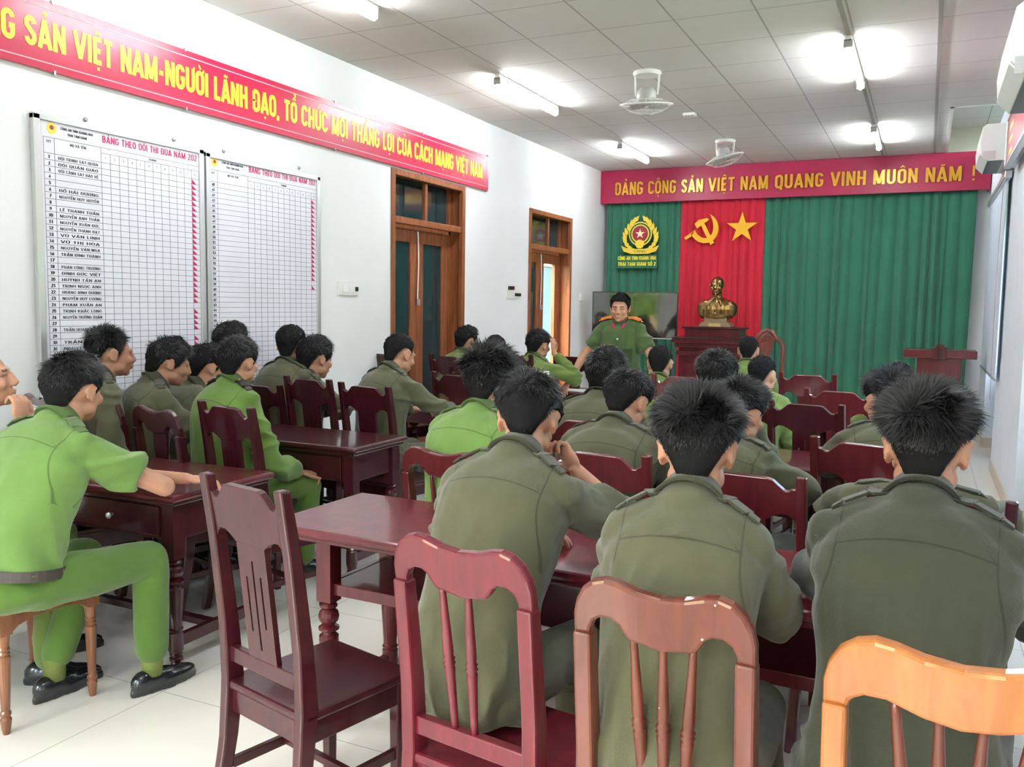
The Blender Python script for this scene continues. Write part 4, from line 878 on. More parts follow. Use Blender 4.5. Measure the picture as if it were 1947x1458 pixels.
def hair_mesh(T, style, seed, nst, k=1.0):
    r = np.random.default_rng(seed); nu, nv = 72, 44
    th = np.linspace(0, pi, nv)[:, None]; az = np.linspace(0, 2*pi, nu, endpoint=False)[None, :]
    D = np.stack([np.sin(th)*np.sin(az), np.sin(th)*np.cos(az), np.cos(th)*np.ones_like(az)], -1).reshape(-1, 3)
    azd = np.degrees(np.abs(np.arctan2(D[:, 0], D[:, 1])))
    zz = np.maximum(-D[:, 2], 0); kx = np.where(D[:, 2] < 0, (1-zz**3)**(1/3)/np.maximum(np.sqrt(1-zz**2), .02), 1); bk = smooths(122, 160, azd); kx = 1+(np.minimum(kx, 2.2)-1)*bk
    SH = np.stack([kx*(1-.12*bk*zz), kx, np.where(D[:, 2] < 0, 1+.40*bk, 1)], -1)
    P = HC+D*HR*SH; fade = style.get('fade', .5); top, side, nape = style.get('top', .026), style.get('side', .012), style.get('nape', .008)
    hz = np.interp(azd, [0, 35, 55, 68, 80, 92, 108, 128, 150, 180], HZ)+style.get('lift', 0)
    z = P[:, 2]; above = z-hz
    up = smooths(-.01, .085, z); base = np.where(azd > 90, nape+(side-nape)*smooths(180, 110, azd), side)
    t = (base*(1-up)+top*up)*smooths(-.004, .030+.03*fade, above)
    if style.get('fringe'): t = t+style['fringe']*smooths(75, 20, azd)*smooths(.05, .10, z)
    t = t*(1+.16*wav(D, seed, 9))+.0025*wav(D, seed+1, 26)*smooths(0, .03, above)
    t = np.where(above < -.002, -.012, np.maximum(t, .0012))
    t = np.where((above >= -.012) & (above < 0), np.minimum(t, .0005), t)
    # keep the fringe clear of the ears and face
    V = P+D*t[:, None]
    mb = MB(); fs = []
    for i in range(nv-1):
        for j in range(nu): a, b = i*nu+j, i*nu+(j+1) % nu; fs.append((a, a+nu, b+nu, b))
    mb.add([tuple(q) for q in V], fs)
    # strands
    sp = style.get('spike', .5); L0 = style.get('len', .035)
    n3 = nst*3; dd = r.normal(size=(n3, 3)); dd /= np.linalg.norm(dd, axis=1)[:, None]
    ii = np.clip((np.arccos(dd[:, 2])/pi*(nv-1)).round().astype(int), 0, nv-1); jj = (np.arctan2(dd[:, 0], dd[:, 1])/(2*pi)*nu).round().astype(int) % nu
    idx = ii*nu+jj; ok = (above[idx] > .004) & (t[idx] > .002); idx = idx[ok][:nst]; dd = D[idx]+(dd[ok][:nst]-D[idx])*1.0; n = len(idx)
    root = HC+dd*HR*SH[idx]+dd*np.maximum(t[idx]-.006, 0)[:, None]; nrm = dd/HR**1; nrm /= np.linalg.norm(nrm, axis=1)[:, None]
    wh = HC+np.array(style.get('whorl', (.012, -.055, .075))); fl = root-wh; fl += np.array(style.get('comb', (0, 0, 0)))*.1
    fl += .035*np.stack([wav(dd, seed+5, 6), wav(dd, seed+6, 6), wav(dd, seed+7, 6)], -1)
    fl -= nrm*(fl*nrm).sum(1)[:, None]; fl /= (np.linalg.norm(fl, axis=1)[:, None]+.018)
    upz = smooths(.03, .11, root[:, 2]); lift = (.10+sp*upz)*r.uniform(.5, 1.4, n)
    L = L0*(.35+.65*upz)*r.uniform(.55, 1.25, n)*np.clip(t[idx]/max(top, .001)*1.6, .42, 1)
    d1 = fl+nrm*lift[:, None]+r.normal(size=(n, 3))*.16; d1 /= np.linalg.norm(d1, axis=1)[:, None]
    d2 = d1*.75+fl*.5+np.array([0, 0, -.22])+nrm*(lift*.2)[:, None]; d2 /= np.linalg.norm(d2, axis=1)[:, None]
    sd = np.cross(d1, nrm); sd /= (np.linalg.norm(sd, axis=1)[:, None]+1e-6); w = (style.get('w', .0016)*r.uniform(.6, 1.5, n))[:, None]
    p1 = root+d1*(L*.5)[:, None]; p2 = p1+d2*(L*.5)[:, None]
    mb.mi = [1]*len(mb.f)
    k0 = len(mb.v); vs = np.stack([root-sd*w, root+sd*w, p1-sd*w*.75, p1+sd*w*.75, p2], 1).reshape(-1, 3)
    mb.v += [tuple(q) for q in vs]; 
    for i in range(n): a = k0+5*i; mb.f += [(a, a+1, a+3, a+2), (a+2, a+3, a+4)]
    mb.mi += [0]*(2*n)
    S = T @ Matrix.Scale(k, 4); mb.v = [tuple(S @ Vector(q)) for q in mb.v]
    return mb
def arm_path(sh, el, wr, n=5):
    sh, el, wr = Vector(sh), Vector(el), Vector(wr); o = []
    for i in range(n): o.append(sh.lerp(el, i/n))
    a = sh.lerp(el, .92); b = el.lerp(wr, .08)
    o = [p for p in o if (p-sh).length < (el-sh).length*.88]+[a, (a+b)/2*.5+el*.5, b]
    for i in range(1, n+1): o.append(el.lerp(wr, i/n))
    return o
def lerp_r(path, rs):
    d = [0]
    for i in range(1, len(path)): d.append(d[-1]+(path[i]-path[i-1]).length)
    return [float(np.interp(q/d[-1], np.linspace(0, 1, len(rs)), rs)) for q in d]
def capsule(mb, path, rs, n=12, flat=1):
    mb.tube(path, rs, n, flat=flat)
    for p, r in ((path[0], rs[0]), (path[-1], rs[-1])): mb.ell(tuple(p), (r, r, r), n=12, m=8)
def hand(mb, wr, d, nrm, side, curl=.5, spread=1., thumb=.5, k=1.0):
    wr = Vector(wr); d = Vector(d).normalized(); nrm = Vector(nrm); nrm = (nrm-d*nrm.dot(d)).normalized(); s = d.cross(nrm).normalized()*side
    R3 = Matrix((s, d, nrm)).transposed()
    mb.ell(tuple(wr+d*.047*k), (.038*k, .052*k, .0145*k), n=14, m=10, rot=R3); mb.ell(tuple(wr+d*.075*k), (.037*k, .022*k, .013*k), n=14, m=10, rot=R3)
    mb.tube([wr-d*.02, wr+d*.02*k], [.025*k, .026*k], 12, flat=.75)
    for o, L, c_ in ((.029, .070, 1.0), (.0098, .078, .95), (-.0098, .073, 1.0), (-.028, .058, 1.12)):
        p = wr+d*(.088-.05*abs(o-.005))*k+s*o*k; q = d+s*o*spread*3; q.normalize(); pts = [p-q*.012]; rs = [.0088*k]
        pts.append(p); rs.append(.0088*k); a = 0
        for f, b_, rr in ((.44, .75, .0082), (.31, 1.15, .0075), (.25, .6, .0065)):
            a += b_*curl*c_; v = q*math.cos(a)+nrm*math.sin(a); p = p+v*L*f*k; pts.append(p); rs.append(rr*k)
        mb.tube(pts, rs, 8); mb.ell(tuple(pts[-1]), (rs[-1],)*3, n=8, m=6)
    p = wr+d*.022*k+s*.026*k; v = (d*.65+s*.75+nrm*.35*(0.4+thumb)).normalized(); p2 = p+v*.042*k; v2 = (d*.85+s*(.45-.8*thumb)+nrm*.55*thumb).normalized(); p3 = p2+v2*.032*k; p4 = p3+v2*.022*k
    mb.tube([p, p2, p3, p4], [.0125*k, .0105*k, .0092*k, .0072*k], 8); mb.ell(tuple(p4), (.0072*k,)*3, n=8, m=6)
def ring_loft(c, T, prof, rx, ry, a0, a1, n=40, closed=False):
    vs = []; fs = []; m = len(prof); N = n if closed else n+1
    for i in range(N):
        a = a0+(a1-a0)*i/n
        for dr, dz in prof: vs.append(tuple(T @ Vector((math.sin(a)*(rx+dr), math.cos(a)*(ry+dr), dz))))
    for i in range(n if closed else n):
        j = (i+1) % N
        for t in range(m): fs.append((i*m+t, j*m+t, j*m+(t+1) % m, i*m+(t+1) % m))
    if not closed: fs += [tuple(range(m)), tuple(n*m+t for t in range(m))[::-1]]
    return vs, fs
SHOE = {}
def shoe_mesh():
    if 'm' not in SHOE:
        mb = MB(); mb.ell((0, .075, .035), (.045, .115, .032)); mb.ell((0, -.04, .045), (.036, .05, .045)); mb.ell((0, .02, .045), (.040, .09, .038))
        mb.prism([(.043*math.sin(2*pi*i/24)*(1 if math.cos(2*pi*i/24) > 0 else .82), .05+.145*math.cos(2*pi*i/24)) for i in range(24)], .0, .022)
        SHOE['m'] = remesh(mb, .006, 4, 'shoe'); SHOE['m'].materials.append(M_SHOE)
    return SHOE['m']
LOG = []
HAIRS = {
 'full': dict(top=.026, side=.018, nape=.014, fade=.2, spike=.25, len=.040, fringe=.008),
 'bowl': dict(top=.026, side=.022, nape=.016, fade=.0, spike=.15, len=.045, fringe=.012, lift=-.004),
 'spiky': dict(top=.030, side=.012, nape=.008, fade=.5, spike=.9, len=.042, w=.0017),
 'fade': dict(top=.032, side=.007, nape=.0015, fade=1.0, spike=.7, len=.045, lift=.012),
 'neat': dict(top=.018, side=.007, nape=.004, fade=.6, spike=.25, len=.026, fringe=.006),
 'crop': dict(top=.014, side=.005, nape=.002, fade=1.0, spike=.4, len=.018, lift=.014),
 'wild': dict(top=.040, side=.022, nape=.012, fade=.3, spike=.9, len=.055, w=.0024, fringe=.01),
}
def person(key, u, v, px, wreal, heading, label, shirt=FB_OLIVE, pants=None, sleeve='long', hyaw=0, pitch=0, roll=0, lean=.12, side_lean=0, arms='table', hairst='full', fine=1, tuck=False,
           skin=M_SKIN, strap=None, stand=False, seat=.445, hk=1.0, legs=None, bulk=1.0, zmin=1.12, D=None, extra=None, shx=1.0):
    th = math.atan((u-CX)/F); D = D or wreal*F/px/math.cos(th)**.8
    top = at_depth(u, v, D); Ht = max(top[2], zmin)-.022*hk; hd = R_(heading)
    hy = lean+.02; xh = side_lean
    c, s = math.cos(hd), math.sin(hd)
    rx_, ry_ = top[0]-(c*xh-s*hy), top[1]-(s*xh+c*hy)
    hz = Ht-.122*hk; hc = Vector((xh, hy, hz))
    Th = Matrix.Translation(hc) @ Matrix.Rotation(R_(hyaw), 4, 'Z') @ Matrix.Rotation(R_(pitch), 4, 'X') @ Matrix.Rotation(R_(roll), 4, 'Y')
    zp = .86 if stand else seat+.085
    cn = Th @ Vector((0, -.030, -.078*hk)); c7 = cn+Vector((-xh*.15, -.030-.025*min(1, lean/.2), -.030))
    p0 = Vector((0, -.015 if not stand else 0, zp-.07)); LOG.append((key, round(rx_, 2), round(ry_, 2), 'top', round(Ht, 2), 'D', round(D, 2)))
    vx = .0055 if fine >= 3 else (.007 if fine == 2 else .0095)
    # spine
    tl = (c7-p0).length; bul = -.035 if not stand else 0
    def sp_(t): 
        b_ = math.sin(pi*min(1, max(0, t)))*bul; w_ = max(0, t)**1.25
        return Vector((p0.x+(c7.x-p0.x)*t, p0.y+(c7.y-p0.y)*w_+b_, p0.z+(c7.z-p0.z)*t))
    secs = [(0, .165, .115), (.12, .178, .128), (.30, .160, .115), (.5, .158, .115), (.7, .178, .118), (.84, .186, .112), (.92, .150, .092), (1.0, .068, .062)]
    def torso(mb, off, t0=0, flare=0, n=26, t1=1):
        vs = []; fs = []; ks = [q for q in np.linspace(t0, t1, 18)]
        for t in ks:
            a = float(np.interp(t, [q[0] for q in secs], [q[1] for q in secs]))*bulk+off*(1+flare*max(0, .35-t)*5); b_ = float(np.interp(t, [q[0] for q in secs], [q[2] for q in secs]))*bulk+off*(1+flare*max(0, .35-t)*4)
            p = sp_(t); tg = (sp_(t+.02)-sp_(t-.02)).normalized(); X = Vector((1, 0, 0)); X = (X-tg*X.dot(tg)).normalized(); Y = tg.cross(X)
            for j in range(n):
                an = 2*pi*j/n; ca, sa = math.cos(an), math.sin(an); e = .8
                vs.append(p+X*a*math.copysign(abs(ca)**e, ca)+Y*b_*math.copysign(abs(sa)**e, sa))
        m_ = len(ks)
        for i in range(m_-1):
            for j in range(n): fs.append((i*n+j, i*n+(j+1) % n, (i+1)*n+(j+1) % n, (i+1)*n+j))
        fs += [tuple(range(n))[::-1], tuple((m_-1)*n+j for j in range(n))]; mb.add(vs, fs)
    ps = sp_(.86)
    shL = ps+Vector((-.142*bulk*shx, .012, .012)); shR = ps+Vector((.142*bulk*shx, .012, .012)); ys = ps.y
    # arms
    tz = TT+.035
    A = {'front': ((.185, ys+.16, .80), (.08, ys+.36, tz+.008), (-.8, .6, 0), .45), 'table': ((.235, ys+.13, .79), (.07, ys+.33, tz+.008), (-.8, .6, 0), .45), 'wide': ((.275, ys+.10, .80), (.13, ys+.32, tz+.008), (-.6, .8, 0), .4),
         'lap': ((.235, ys-.01, .70), (.13, .24, .60), (-.45, .85, -.1), .5), 'down': ((.235, ys+.02, .70), (.15, .20, .60), (-.4, .9, -.2), .4)}
    a_ = arms if isinstance(arms, (tuple, list)) else (arms, arms); arm = []
    for sd, sh, q in ((-1, shL, a_[0]), (1, shR, a_[1])):
        if isinstance(q, str): e, w_, hd_, cu = A[q]; e = (sd*e[0], e[1], e[2]); w_ = (sd*w_[0], w_[1], w_[2]); hd_ = (sd*hd_[0], hd_[1], hd_[2]); nr = (0, 0, -1); q = dict(e=e, w=w_, h=hd_, c=cu, n=nr)
        arm.append((sd, sh, Vector(q['e']), Vector(q['w']), q['h'], q.get('c', .5), q.get('n', (0, 0, -1)), q.get('t', .3), q.get('sl', sleeve)))
    # skin body
    mb = MB(); head_pieces(mb, Th, hk); mb.tube([Th @ Vector((0, -.022, -.035)), cn.lerp(c7, .3), c7+Vector((0, .026, -.0)), sp_(.90)+Vector((0, .035, 0))], [.058*hk, .058, .050, .050], 16)
    torso(mb, -.016 if not tuck else -.034, t1=.90)
    legs_ = legs or [((-.10, .02, seat+.075), (-.15, .40, seat+.06), (-.15, .36, .10)), ((.10, .02, seat+.075), (.15, .40, seat+.06), (.15, .36, .10))]
    if stand: legs_ = [((-.09, 0, .86), (-.10, .02, .47), (-.11, -.01, .10)), ((.09, 0, .86), (.10, .02, .47), (.11, -.01, .10))]
    for h_, k_, n_ in legs_: capsule(mb, [Vector(h_), Vector(k_), Vector(n_), Vector(n_)-Vector((0, 0, .03))], [.070, .050, .036, .034], 10)
    mbh = MB()
    for sd, sh, el, wr, hdv, cu, nr, tmb, sl in arm:
        pth = arm_path(sh, el, wr); rs = lerp_r(pth, [.050, .044, .039, .037, .031, .024]); bare = sl != 'long'
        tgt = mbh if (bare or fine >= 2) else mb; capsule(tgt, pth, rs)
        hand(tgt, wr, hdv, nr, sd*-1 if False else -sd, cu, thumb=tmb)
    parts = [remesh(mb, vx, 2, 'body')]
    if mbh.v: parts.append(remesh(mbh, .0038 if fine >= 2 else .0065, 2, 'arms'))
    me = join('body', parts) if len(parts) > 1 else parts[0]
    co = get_co(me); iv = np.array(Th.inverted()); hl = (co @ iv[:3, :3].T+iv[:3, 3])/hk
    st = HAIRS[hairst] if isinstance(hairst, str) else hairst
    dl = (hl-HC)/HR; azd = np.degrees(np.abs(np.arctan2(dl[:, 0], dl[:, 1])))
    hzl = np.interp(azd, [0, 35, 55, 68, 80, 92, 108, 128, 150, 180], HZ)
    stub = smooths(-.010, .03, hl[:, 2]-hzl+.012*st.get('fade', 0))*(np.abs(hl[:, 0]) < .0775)*(hl[:, 2] > -.09)*(azd > 50)*.93
    eb = (np.abs(hl[:, 2]-.031-.05*(np.abs(hl[:, 0])-.03)*0) < .0045) & (np.abs(np.abs(hl[:, 0])-.031) < .018) & (hl[:, 1] > .05)
    ey = (np.abs(hl[:, 2]-.012) < .0035) & (np.abs(np.abs(hl[:, 0])-.031) < .014) & (hl[:, 1] > .05)
    attr(me, 'stubble', np.maximum(stub, np.maximum(eb*.85, ey*.8)))
    me.materials.append(skin); body = link('person', me); body.location = (rx_, ry_, 0); body.rotation_euler = (0, 0, hd)
    tag(body, label, 'person')
    # hair
    n = {3: 9000, 2: 3500, 1: 1200}[fine]; hm = hair_mesh(Th, st, hash(key) % 1000 if False else sum(map(ord, key)), n, hk)
    hm.build('hair', (M_HAIR, M_CAP), body, smooth=True)
    # shirt
    mb = MB(); t0 = (.20 if not stand else .10) if tuck else .0; torso(mb, .014 if not tuck else .010, t0, flare=0 if (tuck or stand) else .35)
    mb.tube([sp_(.86), sp_(.98)+Vector((0, .004, 0))], [.115, .066], 16); mb.tube([sp_(.93), c7, c7.lerp(cn, .45)+Vector((0, .008, 0))], [.088, .076, .066], 18)
    for sh in (shL, shR): mb.tube([sp_(.97), sh.lerp(sp_(.95), .4)+Vector((0, 0, .012)), sh+Vector((0, 0, .006))], [.060, .066, .066], 12)
    for sd, sh, el, wr, hdv, cu, nr, tmb, sl in arm:
        pth = arm_path(sh, el, wr); L = [0]
        for i in range(1, len(pth)): L.append(L[-1]+(pth[i]-pth[i-1]).length)
        lim = {'long': .955, 'short': .36, 'rolled': .50}[sl]*L[-1]; P_ = [p for p, q in zip(pth, L) if q < lim]
        i = len(P_); P_.append(pth[i-1].lerp(pth[i], (lim-L[i-1])/(L[i]-L[i-1]))) if i < len(pth) else None
        rr = [.064, .062, .060, .058, .050, .040] if sl == 'long' else [.066, .068, .070, .070]
        mb.ell(tuple(sh), (.070, .068, .068)); mb.tube(P_, lerp_r(P_, rr), 14)
        if sl == 'long': q = P_[-1]; dq = (P_[-1]-P_[-2]).normalized(); mb.tube([q-dq*.05, q+dq*.005], [.041, .038], 12)
    sv = {3: .0075, 2: .009, 1: .012}[fine]; sm = remesh(mb, sv, 5 if fine >= 2 else 3, 'shirt'); co = get_co(sm); no = get_no(sm)
    ax = np.array(c7-p0); ax /= np.linalg.norm(ax); rel = co-np.array(p0); uu = (rel @ ax)/tl
    rdl = np.linalg.norm(co[:, :2]-np.array([[sp_(.8).x, sp_(.8).y]]), axis=1)
    wst = co*np.array([1., 1., .45]); sd_ = sum(map(ord, key))
    f1 = np.maximum(-.15, 1-np.abs(wav(co*np.array([.55, .55, 1.7])+.02*co[:, [1, 2, 0]], sd_, 26, 5))); f2 = np.maximum(-.3, 1-np.abs(wav(co*np.array([1.5, 1.5, .5]), sd_+3, 30, 5)))
    onarm = smooths(.15, .21, np.abs(co[:, 0]-sp_(.6).x)); low = smooths(.45, .1, uu)
    amp = (.0060+.0120*onarm+.0120*low)*(1-.75*smooths(.74, .86, uu)*(1-onarm))
    co2 = co+no*((f1*onarm+f2*(1-onarm))*amp)[:, None]+no*(.0050*wav(co, sd_+9, 11)*smooths(1, .75, uu))[:, None]
    # never sink into the seat
    co2[:, 2] = np.maximum(co2[:, 2], (seat-.005) if not stand else 0); set_co(sm, co2)
    back = co[:, 1] < sp_(.8).y+.06; xx = co[:, 0]-sp_(.8).x
    s1 = np.where(back & (uu < 1.1) & (np.abs(xx) < .155*bulk), (uu-.89+1.8*xx**2)*tl, .05); s2 = np.where((uu > .55) & (uu < 1.0), np.abs(xx)-.150*bulk-.02*smooths(.8, .6, uu), .05)
    attr(sm, 'seam', np.where(np.abs(s1) < np.abs(s2), s1, s2)); sm.materials.append(shirt); link('shirt', sm, body)
    # collar
    tg = (cn-c7).normalized(); X = Vector((1, 0, 0)); X = (X-tg*X.dot(tg)).normalized(); Y = tg.cross(X)
    Tc = Matrix((X, Y, tg)).transposed().to_4x4(); Tc.translation = c7+Vector((0, .014, .006))
    vs, fs = ring_loft(None, Tc, [(0, -.02), (-.002, .034), (.002, .040), (.006, .038), (.017, .004), (.027, -.020), (.021, -.020), (.006, .0), (.004, -.02)], .061, .064, R_(22), R_(338), 44)
    MB().add(vs, fs).build('collar', shirt, body, smooth=True)
    if fine >= 2 or strap:
        for sd, sh in ((-1, shL), (1, shR)):
            a0 = sp_(.985)+Vector((sd*.055, .010, .040)); a1 = sh+Vector((sd*.012, 0, .079)); a0, a1 = (a0+Vector((sd*.015, .01, .004)), a1+Vector((sd*.02, .01, .006))) if (strap and stand) else (a0, a1); mid = a0.lerp(a1, .5)+Vector((0, 0, .010))
            mb = MB(); w_ = .024
            P4 = [a0, mid, a1]; 
            for i in range(2): mb.bar(P4[i], P4[i+1], .007 if not strap else (.024 if stand else .012), 2*w_ if not strap else .056, up=(0, 1, 0))
            mb.bar(a1, a1+Vector((sd*.022, 0, -.016)), .006, 1.5*w_, up=(0, 1, 0))
            o = mb.build('shoulder_strap', strap or shirt, body, bevel=.002)
            MB().lathe([(0, 0), (.006, 0), (.005, .003), (0, .004)], 10, Matrix.Translation(a0.lerp(a1, .18)+Vector((0, 0, .010)))).build('strap_button', M_GOLDL if strap else M_BELT, o)
    # trousers
    mb = MB(); 
    if stand: mb.ell((0, 0, .90), (.165, .115, .13))
    else:
        mb.ell((0, -.01, seat+.075), (.180, .145, .082)); mb.ell((0, .0, seat+.11), (.165, .130, .08))
        if tuck: mb.tube([sp_(-.0)+Vector((0, 0, .03)), sp_(.10), sp_(.21)], [.182, .186, .176], 24, flat=.80); mb.ell((0, -.03, seat+.07), (.185, .15, .08))
    for h_, k_, n_ in legs_:
        h_, k_, n_ = Vector(h_), Vector(k_), Vector(n_); capsule(mb, [h_, h_.lerp(k_, .5), k_], [.092, .082, .066], 14); capsule(mb, [k_, k_.lerp(n_, .45), k_.lerp(n_, .86 if key == 'L1' else .98)], [.066, .064, .056], 14)
    tm = remesh(mb, .010 if fine >= 2 else .014, 4, 'trousers'); co = get_co(tm); no = get_no(tm)
    co = co+no*(.006*(1-np.abs(wav(co, sd_+21, 20, 5)))+.003*wav(co, sd_+23, 9))[:, None]
    if not stand: zc = np.where(co[:, 1] < .22, seat+.001, 0); co[:, 2] = np.maximum(co[:, 2], np.where((co[:, 1] < .20) & (co[:, 1] > -.25) & (co[:, 2] > seat-.12), seat+.001, .05))
    set_co(tm, co); attr(tm, 'seam', np.full(len(co), .05)); tm.materials.append(pants or shirt); link('trousers', tm, body)
    for i, (h_, k_, n_) in enumerate(legs_):
        k_, n_ = Vector(k_), Vector(n_); dy = 28 if (extra or {}).get('toes') else 8
        o = link('shoe', shoe_mesh(), body); o.location = (n_.x, n_.y-.0, 0); o.rotation_euler = (0, 0, R_((extra or {}).get('toe', (8, -8))[i]))
        if key == 'L1': mb = MB(); mb.tube([n_+Vector((0, 0, -.045)), n_+Vector((0, 0, .02)), n_.lerp(k_, .25)], [.038, .041, .046], 12); mb.build('sock', M_SOCK, body, smooth=True)
    if tuck:
        p = sp_(.20 if not stand else .085); tg = (sp_(.24)-sp_(.14)).normalized(); X = Vector((1, 0, 0)); Y = tg.cross(X); Tb = Matrix((X, Y, tg)).transposed().to_4x4(); Tb.translation = p
        vs, fs = ring_loft(None, Tb, [(.0, -.018), (.0, .018), (.005, .018), (.005, -.018)], .193*bulk, .147*bulk, 0, 2*pi, 40, True); MB().add(vs, fs).build('belt', M_BELT, body, smooth=False)
    return body, dict(Th=Th, sp=sp_, c7=c7, shL=shL, shR=shR, cn=cn, co=co2.copy())
# --- the nearest men at the front table
person('P1', 1005, 712, 132, .200, 0, 'man in olive shirt behind the crimson chair, bare forearm raised to his chin', hyaw=14, pitch=-22, lean=.30, arms=('table', dict(e=(.27, .52, .84), w=(.10, .47, 1.00), h=(-.55, -.05, .8), n=(-.6, -.8, 0), c=1.0, sl='rolled')), hairst='full', fine=3, bulk=0.92)
person('P2', 1328, 748, 172, .205, 4, 'man in dark olive shirt with spiky hair, centre, behind the worn red brown chair', shirt=FB_OLIVE, lean=.22, hyaw=4, pitch=-6, arms=('front', 'front'), hairst='spiky', fine=3, bulk=0.86)
person('P3', 1768, 742, 200, .215, -3, 'man in dark olive shirt with faded nape, nearest right, behind the orange chair', shirt=FB_OLIVE2, lean=.20, hyaw=-2, pitch=-2, arms=(dict(e=(-.225, .27, .84), w=(-.205, .40, .785), h=(-.75, .6, -.05), n=(0, 0, -1), c=.35), dict(e=(.245, .26, .84), w=(.17, .44, .785), h=(-.6, .8, 0), n=(0, 0, -1), c=.4)), hairst='fade', fine=3, bulk=1.0, skin=M_SKIN)
# --- second row
person('C4', 932, 670, 105, .215, -6, 'man in bright green shirt seen from behind, left of centre', shirt=FB_GREEN2, lean=.16, hyaw=8, pitch=-8, arms=('table', 'table'), hairst='wild', fine=2, D=3.72, hk=1.06)
person('C6', 1194, 706, 92, .200, -6, 'man in olive shirt looking down and right, seated left of the spiky haired man', lean=.18, hyaw=-4, pitch=-22, arms='table', hairst='full', fine=2)
person('C9', 1410, 726, 100, .205, -10, 'man in olive shirt with right ear visible, just right of the spiky haired centre man', shirt=FB_OLIVE, lean=.18, hyaw=-16, pitch=-10, arms='wide', hairst='spiky', fine=2)
person('R4', 1752, 812, 112, .205, 0, 'man hidden behind the nearest right man, only his dark olive shoulders show', lean=.16, pitch=-20, arms='wide', hairst='full', fine=2, D=3.0, bulk=1.2)
# --- third row
person('C5', 1155, 662, 80, .205, -4, 'man in olive shirt with thick black hair directly in front of the officer', lean=.14, arms='table', hairst='bowl', fine=2)
person('C8', 1364, 668, 86, .205, 4, 'man with thick black hair and left ear showing, in front of the bust stand', lean=.12, pitch=-4, arms='table', hairst='full', fine=2)
person('R1', 1686, 708, 92, .205, 10, 'man in olive shirt with left ear and jaw visible, below the lectern', lean=.14, hyaw=22, pitch=-4, arms='table', hairst='fade', fine=2)
# --- far right
person('C7', 1256, 655, 56, .200, 6, 'man in green shirt with left ear visible, seated by the officer hand', shirt=FB_GREEN3, lean=.10, arms='lap', hairst='crop', fine=1)
person('C11', 1452, 674, 62, .200, -10, 'man in green shirt with short hair and right ear, below the bust stand', shirt=FB_GREEN3, lean=.12, hyaw=-8, arms='lap', hairst='crop', fine=1)
person('C10', 1424, 637, 46, .195, 4, 'farthest man in green shirt, head overlapping the bust stand', shirt=FB_GREEN3, lean=.05, arms='lap', hairst='crop', fine=1)
person('R2', 1709, 690, 64, .205, 0, 'man whose dark hair shows just below the lectern, mostly hidden', shirt=FB_GREEN3, lean=.10, arms='lap', hairst='full', fine=1)
# --- left block
person('L1', 140, 674, 128, .225, 4, 'man in bright green short sleeved shirt on the brown stool at the left', shirt=FB_GREEN2, pants=FB_PANTS, sleeve='short', hyaw=8, pitch=-4, lean=.26, tuck=True, fine=3, hairst='full', strap=None,
       arms=(dict(e=(-.12, .50, .80), w=(.20, .62, .79), h=(.95, .3, -.05), n=(0, 0, -1), c=.55), dict(e=(.29, .42, .80), w=(.06, .56, .79), h=(-.9, .4, 0), n=(0, 0, -1), c=.5)),
       legs=[((-.10, .02, .52), (-.10, .40, .50), (-.10, .24, .11)), ((.10, .02, .52), (.18, .44, .51), (.20, .42, .11))], extra=dict(toe=(-4, -12)), skin=M_SKIN)
person('L0', -34, 655, 130, .225, -40, 'man in green shirt at the left picture edge holding his hand to his chin', shirt=FB_GREEN3, hyaw=-8, pitch=10, lean=.14, fine=3, hairst='crop', sleeve='short', D=3.35,
       arms=('lap', dict(e=(.27, .28, .82), w=(.19, .30, 1.03), h=(-.35, -.05, .9), n=(-.7, -.6, 0), c=.9, t=.5)))
person('L2', 212, 625, 80, .225, -14, 'man in olive shirt in right profile in front of the left chart board', hyaw=-10, lean=.14, fine=2, hairst='fade', arms='lap', skin=M_SKIN2, D=4.52)
person('L3', 322, 645, 86, .235, -24, 'man in olive shirt in right profile looking down, under the chart boards gap', hyaw=-5, pitch=-12, lean=0.12, fine=2, hairst='bowl', arms='table', skin=M_SKIN2, D=4.75, hk=1.0)
person('L4', 395, 655, 78, .215, -18, 'man in olive shirt hidden behind the bright green epaulette shirt', hyaw=0, pitch=-10, lean=0.2, fine=1, hairst='full', arms='table', D=5.15, hk=1.04)
person('L5', 455, 642, 80, .215, -12, 'man in green shirt with dark epaulettes, one hand on his thigh', shirt=FB_GREEN, hyaw=15, lean=.05, fine=2, hairst='full', strap=M_BLACK,
       arms=('lap', dict(e=(.27, .06, .68), w=(.18, .30, .585), h=(.1, .9, -.15), n=(0, 0, -1), c=.7)), D=4.55, hk=0.98)
person('L6', 443, 613, 60, .205, -14, 'man by the wall whose black hair alone shows above the others', lean=.10, fine=1, hairst='full', arms='lap', D=5.4)
person('L7', 555, 615, 70, .210, -2,  'man in olive shirt with short cropped hair below the right chart board edge', hyaw=14, lean=0.08, fine=2, hairst='crop', arms='table', D=5.9, hk=1.14)
person('L8', 600, 640, 76, .225, -22, 'man in olive shirt with right ear showing, behind the two empty dark chairs', hyaw=10, pitch=-6, lean=0.06, fine=2, hairst='bowl', arms='table', D=5.9, hk=1.13)
person('L9', 760, 633, 68, .215, -14, 'man in olive shirt with cropped hair in front of the first door, hands joined', hyaw=0, pitch=-16, lean=0.12, fine=2, hairst='crop',
       arms=('table', dict(e=(.25, .30, .80), w=(.12, .50, .80), h=(-.6, .6, .2), n=(-.3, 0, -1), c=.8)), D=5.65, hk=1.06)
